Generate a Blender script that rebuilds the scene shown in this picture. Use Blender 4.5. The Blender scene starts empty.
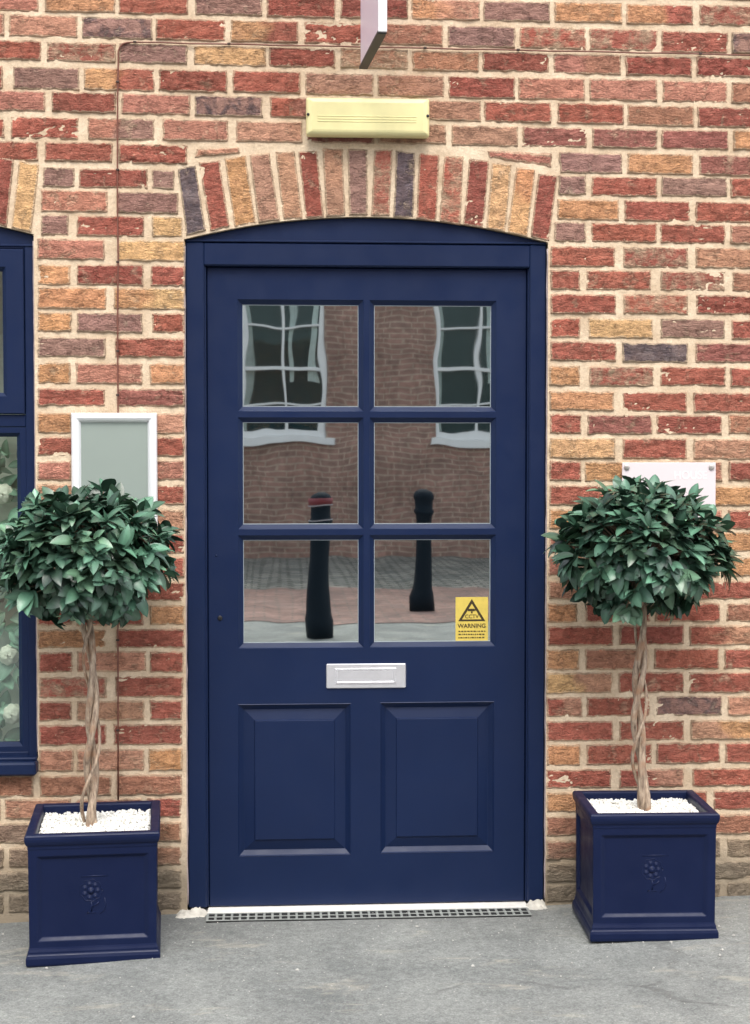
import bpy, math, random
from mathutils import Vector, Matrix, noise

R = math.radians
scene = bpy.context.scene
col = scene.collection
random.seed(7)

# ------------------------------------------------------------------ camera
FPX = 1524.0                      # focal length for a 750 px wide frame
YAW, PITCH = R(3.5), R(2.2)
AIM = Vector((0, 0, 1.245))       # point of the brick face in the middle of the frame
FWD = Vector((math.sin(YAW) * math.cos(PITCH), math.cos(YAW) * math.cos(PITCH), -math.sin(PITCH)))
EYE = AIM - FWD * 4.74
cam_d = bpy.data.cameras.new('camera')
cam_d.sensor_fit = 'HORIZONTAL'
cam_d.sensor_width = 36
cam_d.lens = 36 * FPX / 750
cam_d.clip_start = 0.05
cam_d.clip_end = 2000
cam = bpy.data.objects.new('camera', cam_d)
col.objects.link(cam)
cam.location = EYE
cam.rotation_euler = (R(90) - PITCH, 0, -YAW)
scene.camera = cam
RIGHT = Vector((math.cos(YAW), -math.sin(YAW), 0))
UP = RIGHT.cross(FWD)

# ------------------------------------------------------------------ light: bright overcast street
SUN_EL, SUN_AZ = R(57), R(-12)    # sun high in front of the wall, a little to the left
world = bpy.data.worlds.new('World')
scene.world = world
world.use_nodes = True
wn = world.node_tree
wn.nodes.clear()
sky = wn.nodes.new('ShaderNodeTexSky')
sky.sky_type = 'NISHITA'
sky.sun_disc = False
sky.sun_elevation = SUN_EL
sky.sun_rotation = R(180) + SUN_AZ
sky.dust_density = 3.0
hs = wn.nodes.new('ShaderNodeHueSaturation')
hs.inputs['Saturation'].default_value = 0.35
bg = wn.nodes.new('ShaderNodeBackground')
bg.inputs['Strength'].default_value = 0.15
wo = wn.nodes.new('ShaderNodeOutputWorld')
wn.links.new(sky.outputs[0], hs.inputs['Color'])
wn.links.new(hs.outputs[0], bg.inputs[0])
wn.links.new(bg.outputs[0], wo.inputs[0])

sd = bpy.data.lights.new('sun', 'SUN')
sd.energy = 0.75
sd.angle = R(22)
sd.color = (1.0, 0.95, 0.87)
sun = bpy.data.objects.new('sun', sd)
col.objects.link(sun)
sdir = Vector((math.sin(SUN_AZ) * math.cos(SUN_EL), -math.cos(SUN_AZ) * math.cos(SUN_EL), math.sin(SUN_EL)))
sun.rotation_euler = sdir.to_track_quat('Z', 'Y').to_euler()

vs = scene.view_settings
vs.view_transform = 'Standard'
vs.look = 'None'
vs.gamma = 1
vs.use_curve_mapping = False
vs.exposure = 1.20


def P(px, py, y=0.0):
    """Point of the plane at depth y that was measured at (px, py) on the photograph."""
    d = FWD * FPX + RIGHT * (px - 375) - UP * (py - 512)
    t = (y - EYE.y) / d.y
    return EYE + d * t


def lin(c):
    return tuple((v / 255 / 12.92) if v <= 10 else ((v / 255 + 0.055) / 1.055) ** 2.4 for v in c)


# ------------------------------------------------------------------ materials
def mat(name):
    m = bpy.data.materials.new(name)
    m.use_nodes = True
    nt = m.node_tree
    b = nt.nodes['Principled BSDF']
    return m, nt, b


def N(nt, t, **kw):
    n = nt.nodes.new(t)
    for k, v in kw.items():
        if k in n.inputs:
            n.inputs[k].default_value = v
        else:
            setattr(n, k, v)
    return n


def coords(nt):
    return N(nt, 'ShaderNodeTexCoord').outputs['Object']


def noise_tex(nt, vec, scale, detail=4, rough=0.55, dist=0.0):
    n = N(nt, 'ShaderNodeTexNoise')
    n.inputs['Scale'].default_value = scale
    n.inputs['Detail'].default_value = detail
    n.inputs['Roughness'].default_value = rough
    n.inputs['Distortion'].default_value = dist
    nt.links.new(vec, n.inputs['Vector'])
    return n.outputs['Fac']


def ramp(nt, fac, a, b, ca=(0, 0, 0, 1), cb=(1, 1, 1, 1)):
    r = N(nt, 'ShaderNodeValToRGB')
    r.color_ramp.elements[0].position = a
    r.color_ramp.elements[1].position = b
    r.color_ramp.elements[0].color = ca
    r.color_ramp.elements[1].color = cb
    nt.links.new(fac, r.inputs[0])
    return r.outputs[0]


def mixc(nt, fac, a, b, mode='MIX'):
    m = N(nt, 'ShaderNodeMix', data_type='RGBA', blend_type=mode)
    for s, v in ((0, fac), (6, a), (7, b)):
        if hasattr(v, 'is_linked'):
            nt.links.new(v, m.inputs[s])
        else:
            m.inputs[s].default_value = v if s == 0 else (*v[:3], 1)
    return m.outputs[2]


def math_n(nt, op, a, b=None, clamp=False):
    m = N(nt, 'ShaderNodeMath', operation=op)
    m.use_clamp = clamp
    for i, v in enumerate((a, b)):
        if v is None:
            continue
        if hasattr(v, 'is_linked'):
            nt.links.new(v, m.inputs[i])
        else:
            m.inputs[i].default_value = v
    return m.outputs[0]


def bump(nt, b, h, strength, distance):
    n = N(nt, 'ShaderNodeBump')
    n.inputs['Strength'].default_value = strength
    n.inputs['Distance'].default_value = distance
    nt.links.new(h, n.inputs['Height'])
    nt.links.new(n.outputs[0], b.inputs['Normal'])


def simple(name, c, rough=0.5, metal=0.0, var=0.0, vscale=30, bmp=0.0, bscale=200, spec=0.5):
    m, nt, b = mat(name)
    b.inputs['Roughness'].default_value = rough
    b.inputs['Metallic'].default_value = metal
    b.inputs['Specular IOR Level'].default_value = spec
    v = coords(nt)
    if var:
        f = noise_tex(nt, v, vscale, 5)
        lo = tuple(x * (1 - var) for x in c)
        hi = tuple(min(1, x * (1 + var)) for x in c)
        nt.links.new(ramp(nt, f, 0.3, 0.7, (*lo, 1), (*hi, 1)), b.inputs['Base Color'])
    else:
        b.inputs['Base Color'].default_value = (*c, 1)
    if bmp:
        bump(nt, b, noise_tex(nt, v, bscale, 4), bmp, 0.002)
    return m


M = {}
MORTAR = lin((218, 196, 165))


def mortar_nodes(nt, v):
    a = ramp(nt, noise_tex(nt, v, 9, 5), 0.30, 0.72, (*lin((202, 178, 150)), 1), (*lin((237, 217, 190)), 1))
    g = ramp(nt, noise_tex(nt, v, 160, 3), 0.25, 0.7, (0.84, 0.83, 0.80, 1), (1.04, 1.04, 1.04, 1))
    c = mixc(nt, 1.0, a, g, 'MULTIPLY')
    st = ramp(nt, noise_tex(nt, v, 4.3, 6, 0.7), 0.60, 0.72)
    return mixc(nt, math_n(nt, 'MULTIPLY', st, 0.35), c, lin((150, 132, 105)))


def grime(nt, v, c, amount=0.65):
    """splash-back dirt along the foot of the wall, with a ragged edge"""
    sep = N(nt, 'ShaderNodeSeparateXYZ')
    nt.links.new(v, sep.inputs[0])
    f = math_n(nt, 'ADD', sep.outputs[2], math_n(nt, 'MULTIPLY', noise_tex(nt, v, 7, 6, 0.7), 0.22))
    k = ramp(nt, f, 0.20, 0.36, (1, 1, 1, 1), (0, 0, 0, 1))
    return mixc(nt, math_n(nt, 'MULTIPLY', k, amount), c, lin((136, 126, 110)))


m, nt, b = mat('mortar')
v = coords(nt)
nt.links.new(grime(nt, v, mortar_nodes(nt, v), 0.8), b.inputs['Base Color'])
b.inputs['Roughness'].default_value = 0.95
b.inputs['Specular IOR Level'].default_value = 0.15
hb = math_n(nt, 'ADD', noise_tex(nt, v, 45, 5), math_n(nt, 'MULTIPLY', noise_tex(nt, v, 320, 2), 0.4))
bump(nt, b, hb, 0.7, 0.006)
M['mortar'] = m

m, nt, b = mat('brick_faces')
v = coords(nt)
ca = N(nt, 'ShaderNodeVertexColor', layer_name='tint')
cw = N(nt, 'ShaderNodeVertexColor', layer_name='wear')
ws = N(nt, 'ShaderNodeSeparateColor')
nt.links.new(cw.outputs[0], ws.inputs[0])
n1 = noise_tex(nt, v, 38, 6, 0.65, 0.6)
n2 = noise_tex(nt, v, 210, 3, 0.6)
n3 = noise_tex(nt, v, 75, 5, 0.7, 1.2)
n4 = noise_tex(nt, v, 22, 4, 0.6, 0.5)
c = mixc(nt, 1.0, ca.outputs[0], ramp(nt, n1, 0.25, 0.75, (0.68, 0.65, 0.66, 1), (1.28, 1.30, 1.30, 1)), 'MULTIPLY')
c = mixc(nt, 1.0, c, ramp(nt, n2, 0.25, 0.75, (0.82, 0.81, 0.81, 1), (1.20, 1.20, 1.20, 1)), 'MULTIPLY')
mpc = N(nt, 'ShaderNodeMapping')
mpc.inputs['Scale'].default_value = (0.32, 1, 1.15)
nt.links.new(v, mpc.inputs[0])
nk = noise_tex(nt, mpc.outputs[0], 46, 5, 0.6, 2.2)
ck = ramp(nt, math_n(nt, 'ABSOLUTE', math_n(nt, 'SUBTRACT', nk, 0.5)), 0.004, 0.035, (1, 1, 1, 1), (0, 0, 0, 1))
ck = math_n(nt, 'MULTIPLY', ck, ramp(nt, n4, 0.42, 0.62))
c = mixc(nt, math_n(nt, 'MULTIPLY', ck, 0.42), c, lin((100, 58, 50)))  # shade of the creases put into the brick colour
vs1 = N(nt, 'ShaderNodeTexVoronoi')
vs1.inputs['Scale'].default_value = 230
nt.links.new(v, vs1.inputs['Vector'])
pk = math_n(nt, 'MULTIPLY', ramp(nt, vs1.outputs['Distance'], 0.16, 0.30, (1, 1, 1, 1), (0, 0, 0, 1)), ramp(nt, n1, 0.46, 0.62))
c = mixc(nt, math_n(nt, 'MULTIPLY', pk, 0.42), c, lin((216, 184, 156)))
# kiln-burnt blue patches
fb = math_n(nt, 'MULTIPLY', ramp(nt, math_n(nt, 'ADD', n4, math_n(nt, 'MULTIPLY', ws.outputs[1], 0.22)), 0.62, 0.78), ws.outputs[1])
c = mixc(nt, fb, c, lin((66, 66, 80)))
# pale lime bloom / worn cream patches
fw = ramp(nt, math_n(nt, 'ADD', math_n(nt, 'ADD', math_n(nt, 'MULTIPLY', n4, 0.7), math_n(nt, 'MULTIPLY', n3, 0.3)), math_n(nt, 'MULTIPLY', ws.outputs[0], 0.18)), 0.58, 0.78)
c = mixc(nt, math_n(nt, 'MULTIPLY', fw, 0.8), c, lin((214, 192, 160)))
# mortar smeared over the arrises
fe = ramp(nt, math_n(nt, 'ADD', ws.outputs[2], math_n(nt, 'MULTIPLY', n3, 0.80)), 0.92, 1.42)
c = mixc(nt, math_n(nt, 'MULTIPLY', fe, 0.62), c, MORTAR)
# lime haze that softens the whole face
hz = ramp(nt, noise_tex(nt, v, 30, 6, 0.7), 0.35, 0.75, (0.06, 0.06, 0.06, 1), (0.23, 0.23, 0.23, 1))
c = mixc(nt, hz, c, lin((214, 168, 144)))
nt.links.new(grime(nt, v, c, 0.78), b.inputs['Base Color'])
b.inputs['Roughness'].default_value = 0.9
b.inputs['Specular IOR Level'].default_value = 0.2
mp = N(nt, 'ShaderNodeMapping')
mp.inputs['Scale'].default_value = (0.45, 1, 1.3)
nt.links.new(v, mp.inputs[0])
n5 = noise_tex(nt, mp.outputs[0], 60, 6, 0.65, 1.6)
hb = math_n(nt, 'ADD', math_n(nt, 'ADD', n5, math_n(nt, 'MULTIPLY', n2, 0.45)), math_n(nt, 'MULTIPLY', ck, -0.35))
bump(nt, b, hb, 1.0, 0.012)
M['brick'] = m

# navy paint with faint brush marks
m, nt, b = mat('navy_paint')
v = coords(nt)
f = noise_tex(nt, v, 3.0, 5)
nt.links.new(ramp(nt, f, 0.3, 0.7, (0.0044, 0.0134, 0.051, 1), (0.0060, 0.0164, 0.059, 1)), b.inputs['Base Color'])
nt.links.new(ramp(nt, noise_tex(nt, v, 14, 5), 0.3, 0.7, (0.38, 0.38, 0.38, 1), (0.50, 0.50, 0.50, 1)), b.inputs['Roughness'])
mp = N(nt, 'ShaderNodeMapping')
mp.inputs['Scale'].default_value = (14, 14, 1)
nt.links.new(v, mp.inputs[0])
b.inputs['Specular IOR Level'].default_value = 0.29
bump(nt, b, noise_tex(nt, mp.outputs[0], 22, 4), 0.10, 0.002)
M['navy'] = m

m, nt, b = mat('navy_resin')
v = coords(nt)
f = noise_tex(nt, v, 5.0, 5)
nt.links.new(ramp(nt, f, 0.3, 0.7, (0.0024, 0.0076, 0.038, 1), (0.0036, 0.0100, 0.046, 1)), b.inputs['Base Color'])
nt.links.new(ramp(nt, noise_tex(nt, v, 20, 5), 0.3, 0.7, (0.36, 0.36, 0.36, 1), (0.52, 0.52, 0.52, 1)), b.inputs['Roughness'])
b.inputs['Specular IOR Level'].default_value = 0.27
bump(nt, b, noise_tex(nt, v, 90, 4), 0.08, 0.002)
M['resin'] = m


def glass(name, refl, wav, tint=(0.83, 0.90, 0.89)):
    m = bpy.data.materials.new(name)
    m.use_nodes = True
    nt = m.node_tree
    nt.nodes.clear()
    out = N(nt, 'ShaderNodeOutputMaterial')
    g = N(nt, 'ShaderNodeBsdfGlossy')
    g.inputs['Roughness'].default_value = 0.014
    g.inputs['Color'].default_value = (*tint, 1)
    t = N(nt, 'ShaderNodeBsdfTransparent')
    t.inputs['Color'].default_value = (0.80, 0.86, 0.84, 1)
    mx = N(nt, 'ShaderNodeMixShader')
    mx.inputs[0].default_value = refl
    v = coords(nt)
    mp = N(nt, 'ShaderNodeMapping')
    mp.inputs['Scale'].default_value = (1.0, 1.0, 0.55)
    nt.links.new(v, mp.inputs[0])
    bm = N(nt, 'ShaderNodeBump')
    bm.inputs['Strength'].default_value = 1.0
    bm.inputs['Distance'].default_value = wav
    nt.links.new(noise_tex(nt, mp.outputs[0], 7.0, 1.0, 0.4), bm.inputs['Height'])
    nt.links.new(bm.outputs[0], g.inputs['Normal'])
    nt.links.new(t.outputs[0], mx.inputs[1])
    nt.links.new(g.outputs[0], mx.inputs[2])
    nt.links.new(mx.outputs[0], out.inputs[0])
    return m


M['door_glass'] = glass('door_glass', 0.84, 0.00042, (0.86, 0.92, 0.90))
M['window_glass'] = glass('window_glass', 0.20, 0.0002)
M['far_glass'] = glass('far_glass', 0.035, 0.0010)
M['white_paint'] = simple('white_paint', (0.80, 0.80, 0.79), 0.4, var=0.04, vscale=6)
M['white_frame'] = simple('white_frame', (0.80, 0.81, 0.82), 0.3)
M['board_grey'] = simple('board_grey', lin((146, 157, 150)), 0.5, var=0.05, vscale=3)
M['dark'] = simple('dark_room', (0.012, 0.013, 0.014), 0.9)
M['black'] = simple('black_plastic', (0.012, 0.012, 0.014), 0.4)
M['lamp_cream'] = simple('aged_cream_plastic', lin((232, 223, 166)), 0.32, var=0.10, vscale=9)
M['lamp_base'] = simple('aged_lamp_base', lin((186, 176, 118)), 0.5, var=0.15, vscale=25)
M['cable'] = simple('brown_cable', lin((118, 72, 58)), 0.5)
M['clip'] = simple('cable_clip', lin((66, 50, 44)), 0.5)
M['alu'] = simple('satin_aluminium', (0.90, 0.90, 0.94), 0.22, metal=0.72, var=0.04, vscale=40)
M['galv'] = simple('galvanised_grate', lin((150, 154, 150)), 0.6, metal=0.1, var=0.25, vscale=60)
M['gasket'] = simple('grey_gasket', lin((148, 158, 164)), 0.5)
M['plaque'] = simple('white_acrylic', lin((228, 217, 219)), 0.35)
M['plaque_text'] = simple('pale_lettering', lin((243, 238, 239)), 0.5)
M['standoff'] = simple('standoff_metal', (0.62, 0.58, 0.55), 0.4, metal=0.7)
M['sealant'] = simple('sealant', lin((160, 146, 146)), 0.8, var=0.18, vscale=60, bmp=0.4, bscale=120)
M['stone'] = simple('pale_mortar_lump', lin((196, 192, 182)), 0.95, var=0.2, vscale=40, bmp=0.8, bscale=90)
M['threshold'] = simple('threshold', lin((232, 229, 222)), 0.55, var=0.10, vscale=25)
M['gravel'] = simple('white_chippings', (0.80, 0.79, 0.74), 0.85, var=0.08, vscale=60)
M['grit'] = simple('grey_grit', lin((178, 176, 170)), 0.9, var=0.25, vscale=40)
M['sign_face'] = simple('sign_face', lin((234, 220, 234)), 0.4)
M['sign_edge'] = simple('sign_edge', (0.82, 0.82, 0.83), 0.4)
M['sign_trim'] = simple('sign_trim', lin((70, 66, 64)), 0.6)
M['yellow'] = simple('yellow_vinyl', lin((214, 190, 92)), 0.4, var=0.08, vscale=50)
M['ink'] = simple('dark_ink', lin((58, 46, 20)), 0.6)
M['bollard'] = simple('bollard_paint', (0.005, 0.012, 0.020), 0.8, spec=0.2)
M['red_band'] = simple('red_band', lin((112, 36, 44)), 0.5)
M['far_room'] = simple('far_room', (0.018, 0.040, 0.044), 0.9)
M['net'] = simple('net_curtain', (0.74, 0.76, 0.75), 0.9, var=0.1, vscale=12)
M['white_band'] = simple('white_band', (0.36, 0.34, 0.36), 0.5)
M['slate'] = simple('slate', lin((92, 94, 100)), 0.7, var=0.2, vscale=5)
M['blind'] = simple('pale_room', lin((226, 230, 216)), 0.9, var=0.05, vscale=2)
M['petal'] = simple('cream_petals', lin((236, 236, 214)), 0.6, var=0.06, vscale=40)

# bark
m, nt, b = mat('pale_bark')
v = coords(nt)
mp = N(nt, 'ShaderNodeMapping')
mp.inputs['Scale'].default_value = (1, 1, 0.18)
nt.links.new(v, mp.inputs[0])
f = noise_tex(nt, mp.outputs[0], 130, 6, 0.65)
c = ramp(nt, f, 0.3, 0.72, (*lin((86, 68, 56)), 1), (*lin((210, 188, 164)), 1))
c2 = mixc(nt, ramp(nt, noise_tex(nt, v, 16, 3), 0.5, 0.7), c, lin((158, 120, 92)))
nt.links.new(c2, b.inputs['Base Color'])
b.inputs['Roughness'].default_value = 0.85
bump(nt, b, f, 0.8, 0.004)
M['bark'] = m

# leaves
m, nt, b = mat('laurel_leaves')
ca = N(nt, 'ShaderNodeVertexColor', layer_name='tint')
nt.links.new(ca.outputs[0], b.inputs['Base Color'])
b.inputs['Roughness'].default_value = 0.30
b.inputs['Specular IOR Level'].default_value = 0.5
v = coords(nt)
bump(nt, b, noise_tex(nt, v, 180, 3), 0.25, 0.002)
M['leaf'] = m

# asphalt
m, nt, b = mat('worn_asphalt')
v = coords(nt)
fine = noise_tex(nt, v, 190, 4, 0.75)
mid = noise_tex(nt, v, 42, 5, 0.65)
big = noise_tex(nt, v, 2.6, 6, 0.65, 0.4)
c = ramp(nt, fine, 0.30, 0.72, (*lin((116, 119, 118)), 1), (*lin((162, 164, 160)), 1))
c = mixc(nt, 1.0, c, ramp(nt, big, 0.32, 0.68, (0.70, 0.71, 0.72, 1), (1.15, 1.15, 1.14, 1)), 'MULTIPLY')
c = mixc(nt, 1.0, c, ramp(nt, mid, 0.3, 0.7, (0.82, 0.82, 0.82, 1), (1.12, 1.12, 1.12, 1)), 'MULTIPLY')
va = N(nt, 'ShaderNodeTexVoronoi')
va.inputs['Scale'].default_value = 150
nt.links.new(v, va.inputs['Vector'])
vb = N(nt, 'ShaderNodeSeparateColor')
nt.links.new(va.outputs['Color'], vb.inputs[0])
c = mixc(nt, 1.0, c, ramp(nt, vb.outputs[0], 0.1, 0.95, (0.88, 0.88, 0.88, 1), (1.12, 1.12, 1.11, 1)), 'MULTIPLY')
vo = N(nt, 'ShaderNodeTexVoronoi')
vo.inputs['Scale'].default_value = 70
nt.links.new(v, vo.inputs['Vector'])
sp = ramp(nt, vo.outputs['Distance'], 0.10, 0.16, (1, 1, 1, 1), (0, 0, 0, 1))
spm = math_n(nt, 'MULTIPLY', sp, ramp(nt, mid, 0.52, 0.66))
c = mixc(nt, math_n(nt, 'MULTIPLY', spm, 0.7), c, lin((206, 204, 196)))
mp = N(nt, 'ShaderNodeMapping')
mp.inputs['Scale'].default_value = (0.5, 1.6, 1)
nt.links.new(v, mp.inputs[0])
dust = ramp(nt, noise_tex(nt, mp.outputs[0], 5.2, 8, 0.72, 0.5), 0.57, 0.72)
c = mixc(nt, math_n(nt, 'MULTIPLY', dust, 0.6), c, lin((196, 188, 170)))
# meandering cracks
nd = N(nt, 'ShaderNodeTexNoise')
nd.inputs['Scale'].default_value = 3
nd.inputs['Detail'].default_value = 5
nt.links.new(v, nd.inputs['Vector'])
mv = N(nt, 'ShaderNodeMix', data_type='VECTOR')
mv.inputs[0].default_value = 0.22
nt.links.new(v, mv.inputs[4])
nt.links.new(nd.outputs['Color'], mv.inputs[5])
vc = N(nt, 'ShaderNodeTexVoronoi', feature='DISTANCE_TO_EDGE')
vc.inputs['Scale'].default_value = 0.7
nt.links.new(mv.outputs[1], vc.inputs['Vector'])
cr = ramp(nt, vc.outputs['Distance'], 0.002, 0.007, (1, 1, 1, 1), (0, 0, 0, 1))
cr = math_n(nt, 'MULTIPLY', cr, ramp(nt, noise_tex(nt, v, 3.1, 3), 0.45, 0.6))
c = mixc(nt, math_n(nt, 'MULTIPLY', cr, 0.5), c, lin((98, 98, 96)))
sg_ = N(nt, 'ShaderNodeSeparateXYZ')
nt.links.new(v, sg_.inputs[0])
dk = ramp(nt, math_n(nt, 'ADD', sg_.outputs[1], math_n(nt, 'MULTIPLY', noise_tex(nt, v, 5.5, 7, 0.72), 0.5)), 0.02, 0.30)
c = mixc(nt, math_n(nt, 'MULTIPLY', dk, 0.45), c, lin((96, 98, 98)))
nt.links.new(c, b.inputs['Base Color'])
b.inputs['Roughness'].default_value = 0.88
b.inputs['Specular IOR Level'].default_value = 0.25
hh = math_n(nt, 'SUBTRACT', math_n(nt, 'ADD', fine, mid), math_n(nt, 'MULTIPLY', cr, 1.2))
bump(nt, b, hh, 0.7, 0.005)
M['asphalt'] = m


def brick_tex(name, c1, c2, cm, bw, bh, ms, vert):
    m, nt, b = mat(name)
    v = coords(nt)
    sep = N(nt, 'ShaderNodeSeparateXYZ')
    nt.links.new(v, sep.inputs[0])
    cb = N(nt, 'ShaderNodeCombineXYZ')
    nt.links.new(sep.outputs[0], cb.inputs[0])
    nt.links.new(sep.outputs[2 if vert else 1], cb.inputs[1])
    t = N(nt, 'ShaderNodeTexBrick')
    t.inputs['Scale'].default_value = 1
    t.inputs['Brick Width'].default_value = bw
    t.inputs['Row Height'].default_value = bh
    t.inputs['Mortar Size'].default_value = ms
    t.inputs['Color1'].default_value = (*c1, 1)
    t.inputs['Color2'].default_value = (*c2, 1)
    t.inputs['Mortar'].default_value = (*cm, 1)
    nt.links.new(cb.outputs[0], t.inputs[0])
    c = mixc(nt, 1.0, t.outputs[0], ramp(nt, noise_tex(nt, v, 1.7, 5), 0.3, 0.7, (0.7, 0.7, 0.7, 1), (1.25, 1.25, 1.25, 1)), 'MULTIPLY')
    c = mixc(nt, 1.0, c, ramp(nt, noise_tex(nt, v, 12, 4), 0.3, 0.7, (0.75, 0.75, 0.75, 1), (1.25, 1.25, 1.25, 1)), 'MULTIPLY')
    nt.links.new(c, b.inputs['Base Color'])
    b.inputs['Roughness'].default_value = 0.9
    bump(nt, b, t.outputs['Fac'], 0.4, -0.01)
    return m


M['far_brick'] = brick_tex('far_brick', lin((158, 122, 110)), lin((140, 112, 102)), lin((168, 146, 130)), 0.225, 0.075, 0.011, True)
M['paving'] = brick_tex('pink_paving', lin((150, 118, 108)), lin((126, 104, 98)), lin((116, 104, 96)), 0.21, 0.105, 0.008, False)
M['setts'] = brick_tex('grey_setts', lin((160, 156, 146)), lin((112, 114, 110)), lin((84, 84, 78)), 0.20, 0.13, 0.02, False)


# ------------------------------------------------------------------ mesh helpers
class MB:
    def __init__(self):
        self.v, self.f, self.mi, self.tint, self.wear, self.sm = [], [], [], [], [], []

    def add(self, verts, faces, mi=0, tint=None, wear=None, smooth=False):
        o = len(self.v)
        self.v += [tuple(p) for p in verts]
        self.f += [tuple(i + o for i in f) for f in faces]
        self.mi += [mi] * len(faces)
        self.sm += [smooth] * len(faces)
        self.tint += tint if tint else [(1, 1, 1, 1)] * len(verts)
        self.wear += wear if wear else [(0, 0, 0, 1)] * len(verts)

    def quad(self, a, b, c, d, mi=0):
        self.add([a, b, c, d], [(0, 1, 2, 3)], mi)

    def box(self, x0, x1, y0, y1, z0, z1, bev=0.0, mi=0):
        if x0 > x1: x0, x1 = x1, x0
        if y0 > y1: y0, y1 = y1, y0
        if z0 > z1: z0, z1 = z1, z0
        e = min(bev, (x1 - x0) * .45, (y1 - y0) * .45, (z1 - z0) * .45)
        if e <= 0:
            vs_ = [(x, y, z) for x in (x0, x1) for y in (y0, y1) for z in (z0, z1)]
            self.add(vs_, [(0, 1, 3, 2), (4, 6, 7, 5), (0, 4, 5, 1), (2, 3, 7, 6), (0, 2, 6, 4), (1, 5, 7, 3)], mi)
            return
        X, Y, Z = (x0, x1), (y0, y1), (z0, z1)
        vs_, idx = [], {}
        for i in (0, 1):
            for j in (0, 1):
                for k in (0, 1):
                    sx, sy, sz = (1, -1)[i] * e, (1, -1)[j] * e, (1, -1)[k] * e
                    for a in range(3):
                        p = [X[i] + sx, Y[j] + sy, Z[k] + sz]
                        p[a] = (X[i], Y[j], Z[k])[a]
                        idx[i, j, k, a] = len(vs_)
                        vs_.append(tuple(p))
        F = []
        for a in range(3):
            for s in (0, 1):
                q = []
                for (u, w) in ((0, 0), (1, 0), (1, 1), (0, 1)):
                    k = [0, 0, 0]
                    k[a] = s
                    k[(a + 1) % 3] = u
                    k[(a + 2) % 3] = w
                    q.append(idx[(*k, a)])
                F.append(tuple(q if s else q[::-1]))
        for a in range(3):
            b_, c_ = (a + 1) % 3, (a + 2) % 3
            for u in (0, 1):
                for w in (0, 1):
                    k0, k1 = [0] * 3, [0] * 3
                    k0[b_] = k1[b_] = u
                    k0[c_] = k1[c_] = w
                    k1[a] = 1
                    q = (idx[(*k0, b_)], idx[(*k1, b_)], idx[(*k1, c_)], idx[(*k0, c_)])
                    F.append(q if (u ^ w) else q[::-1])
        for i in (0, 1):
            for j in (0, 1):
                for k in (0, 1):
                    q = (idx[i, j, k, 0], idx[i, j, k, 1], idx[i, j, k, 2])
                    F.append(q if (i ^ j ^ k) else q[::-1])
        self.add(vs_, F, mi)

    def rings(self, rects, close=True, mi=0):
        """nested rectangles (x0,x1,z0,z1,y) joined by faces, the last one filled"""
        vs_ = []
        for (x0, x1, z0, z1, y) in rects:
            vs_ += [(x0, y, z0), (x1, y, z0), (x1, y, z1), (x0, y, z1)]
        F = []
        for i in range(len(rects) - 1):
            for k in range(4):
                a, c = i * 4 + k, i * 4 + (k + 1) % 4
                F.append((a, c, c + 4, a + 4))
        if close:
            o = (len(rects) - 1) * 4
            F.append((o, o + 1, o + 2, o + 3))
        self.add(vs_, F, mi)

    def cells(self, xs, zs, y, hole, mi=0):
        for i in range(len(xs) - 1):
            for k in range(len(zs) - 1):
                cx, cz = (xs[i] + xs[i + 1]) / 2, (zs[k] + zs[k + 1]) / 2
                if hole(cx, cz):
                    continue
                self.quad((xs[i], y, zs[k]), (xs[i + 1], y, zs[k]), (xs[i + 1], y, zs[k + 1]), (xs[i], y, zs[k + 1]), mi)

    def tube(self, pts, rad, n=8, mi=0, cap=True, smooth=True):
        pts = [Vector(p) for p in pts]
        if not hasattr(rad, '__len__'):
            rad = [rad] * len(pts)
        vs_, F = [], []
        ref = Vector((0.31, 0.2, 0.93))
        u = None
        for i, p in enumerate(pts):
            t = (pts[min(i + 1, len(pts) - 1)] - pts[max(i - 1, 0)]).normalized()
            if u is None:
                u = t.cross(ref if abs(t.dot(ref)) < 0.9 else Vector((1, 0, 0))).normalized()
            u = (u - t * u.dot(t)).normalized()
            w = t.cross(u)
            for k in range(n):
                a = 2 * math.pi * k / n
                vs_.append(p + (u * math.cos(a) + w * math.sin(a)) * rad[i])
        for i in range(len(pts) - 1):
            for k in range(n):
                a, c = i * n + k, i * n + (k + 1) % n
                F.append((a, c, c + n, a + n))
        if cap:
            F.append(tuple(range(n))[::-1])
            F.append(tuple(range((len(pts) - 1) * n, len(pts) * n)))
        self.add(vs_, F, mi, smooth=smooth)

    def lathe(self, prof, c=(0, 0, 0), n=24, mi=0, axis='Z', smooth=True):
        vs_, F = [], []
        for (r, h) in prof:
            for k in range(n):
                a = 2 * math.pi * k / n
                if axis == 'Z':
                    vs_.append((c[0] + r * math.cos(a), c[1] + r * math.sin(a), c[2] + h))
                else:
                    vs_.append((c[0] + r * math.cos(a), c[1] + h, c[2] + r * math.sin(a)))
        for i in range(len(prof) - 1):
            for k in range(n):
                a, d = i * n + k, i * n + (k + 1) % n
                F.append((a, d, d + n, a + n))
        F.append(tuple(range(n))[::-1])
        F.append(tuple(range((len(prof) - 1) * n, len(prof) * n)))
        self.add(vs_, F, mi, smooth=smooth)

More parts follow.
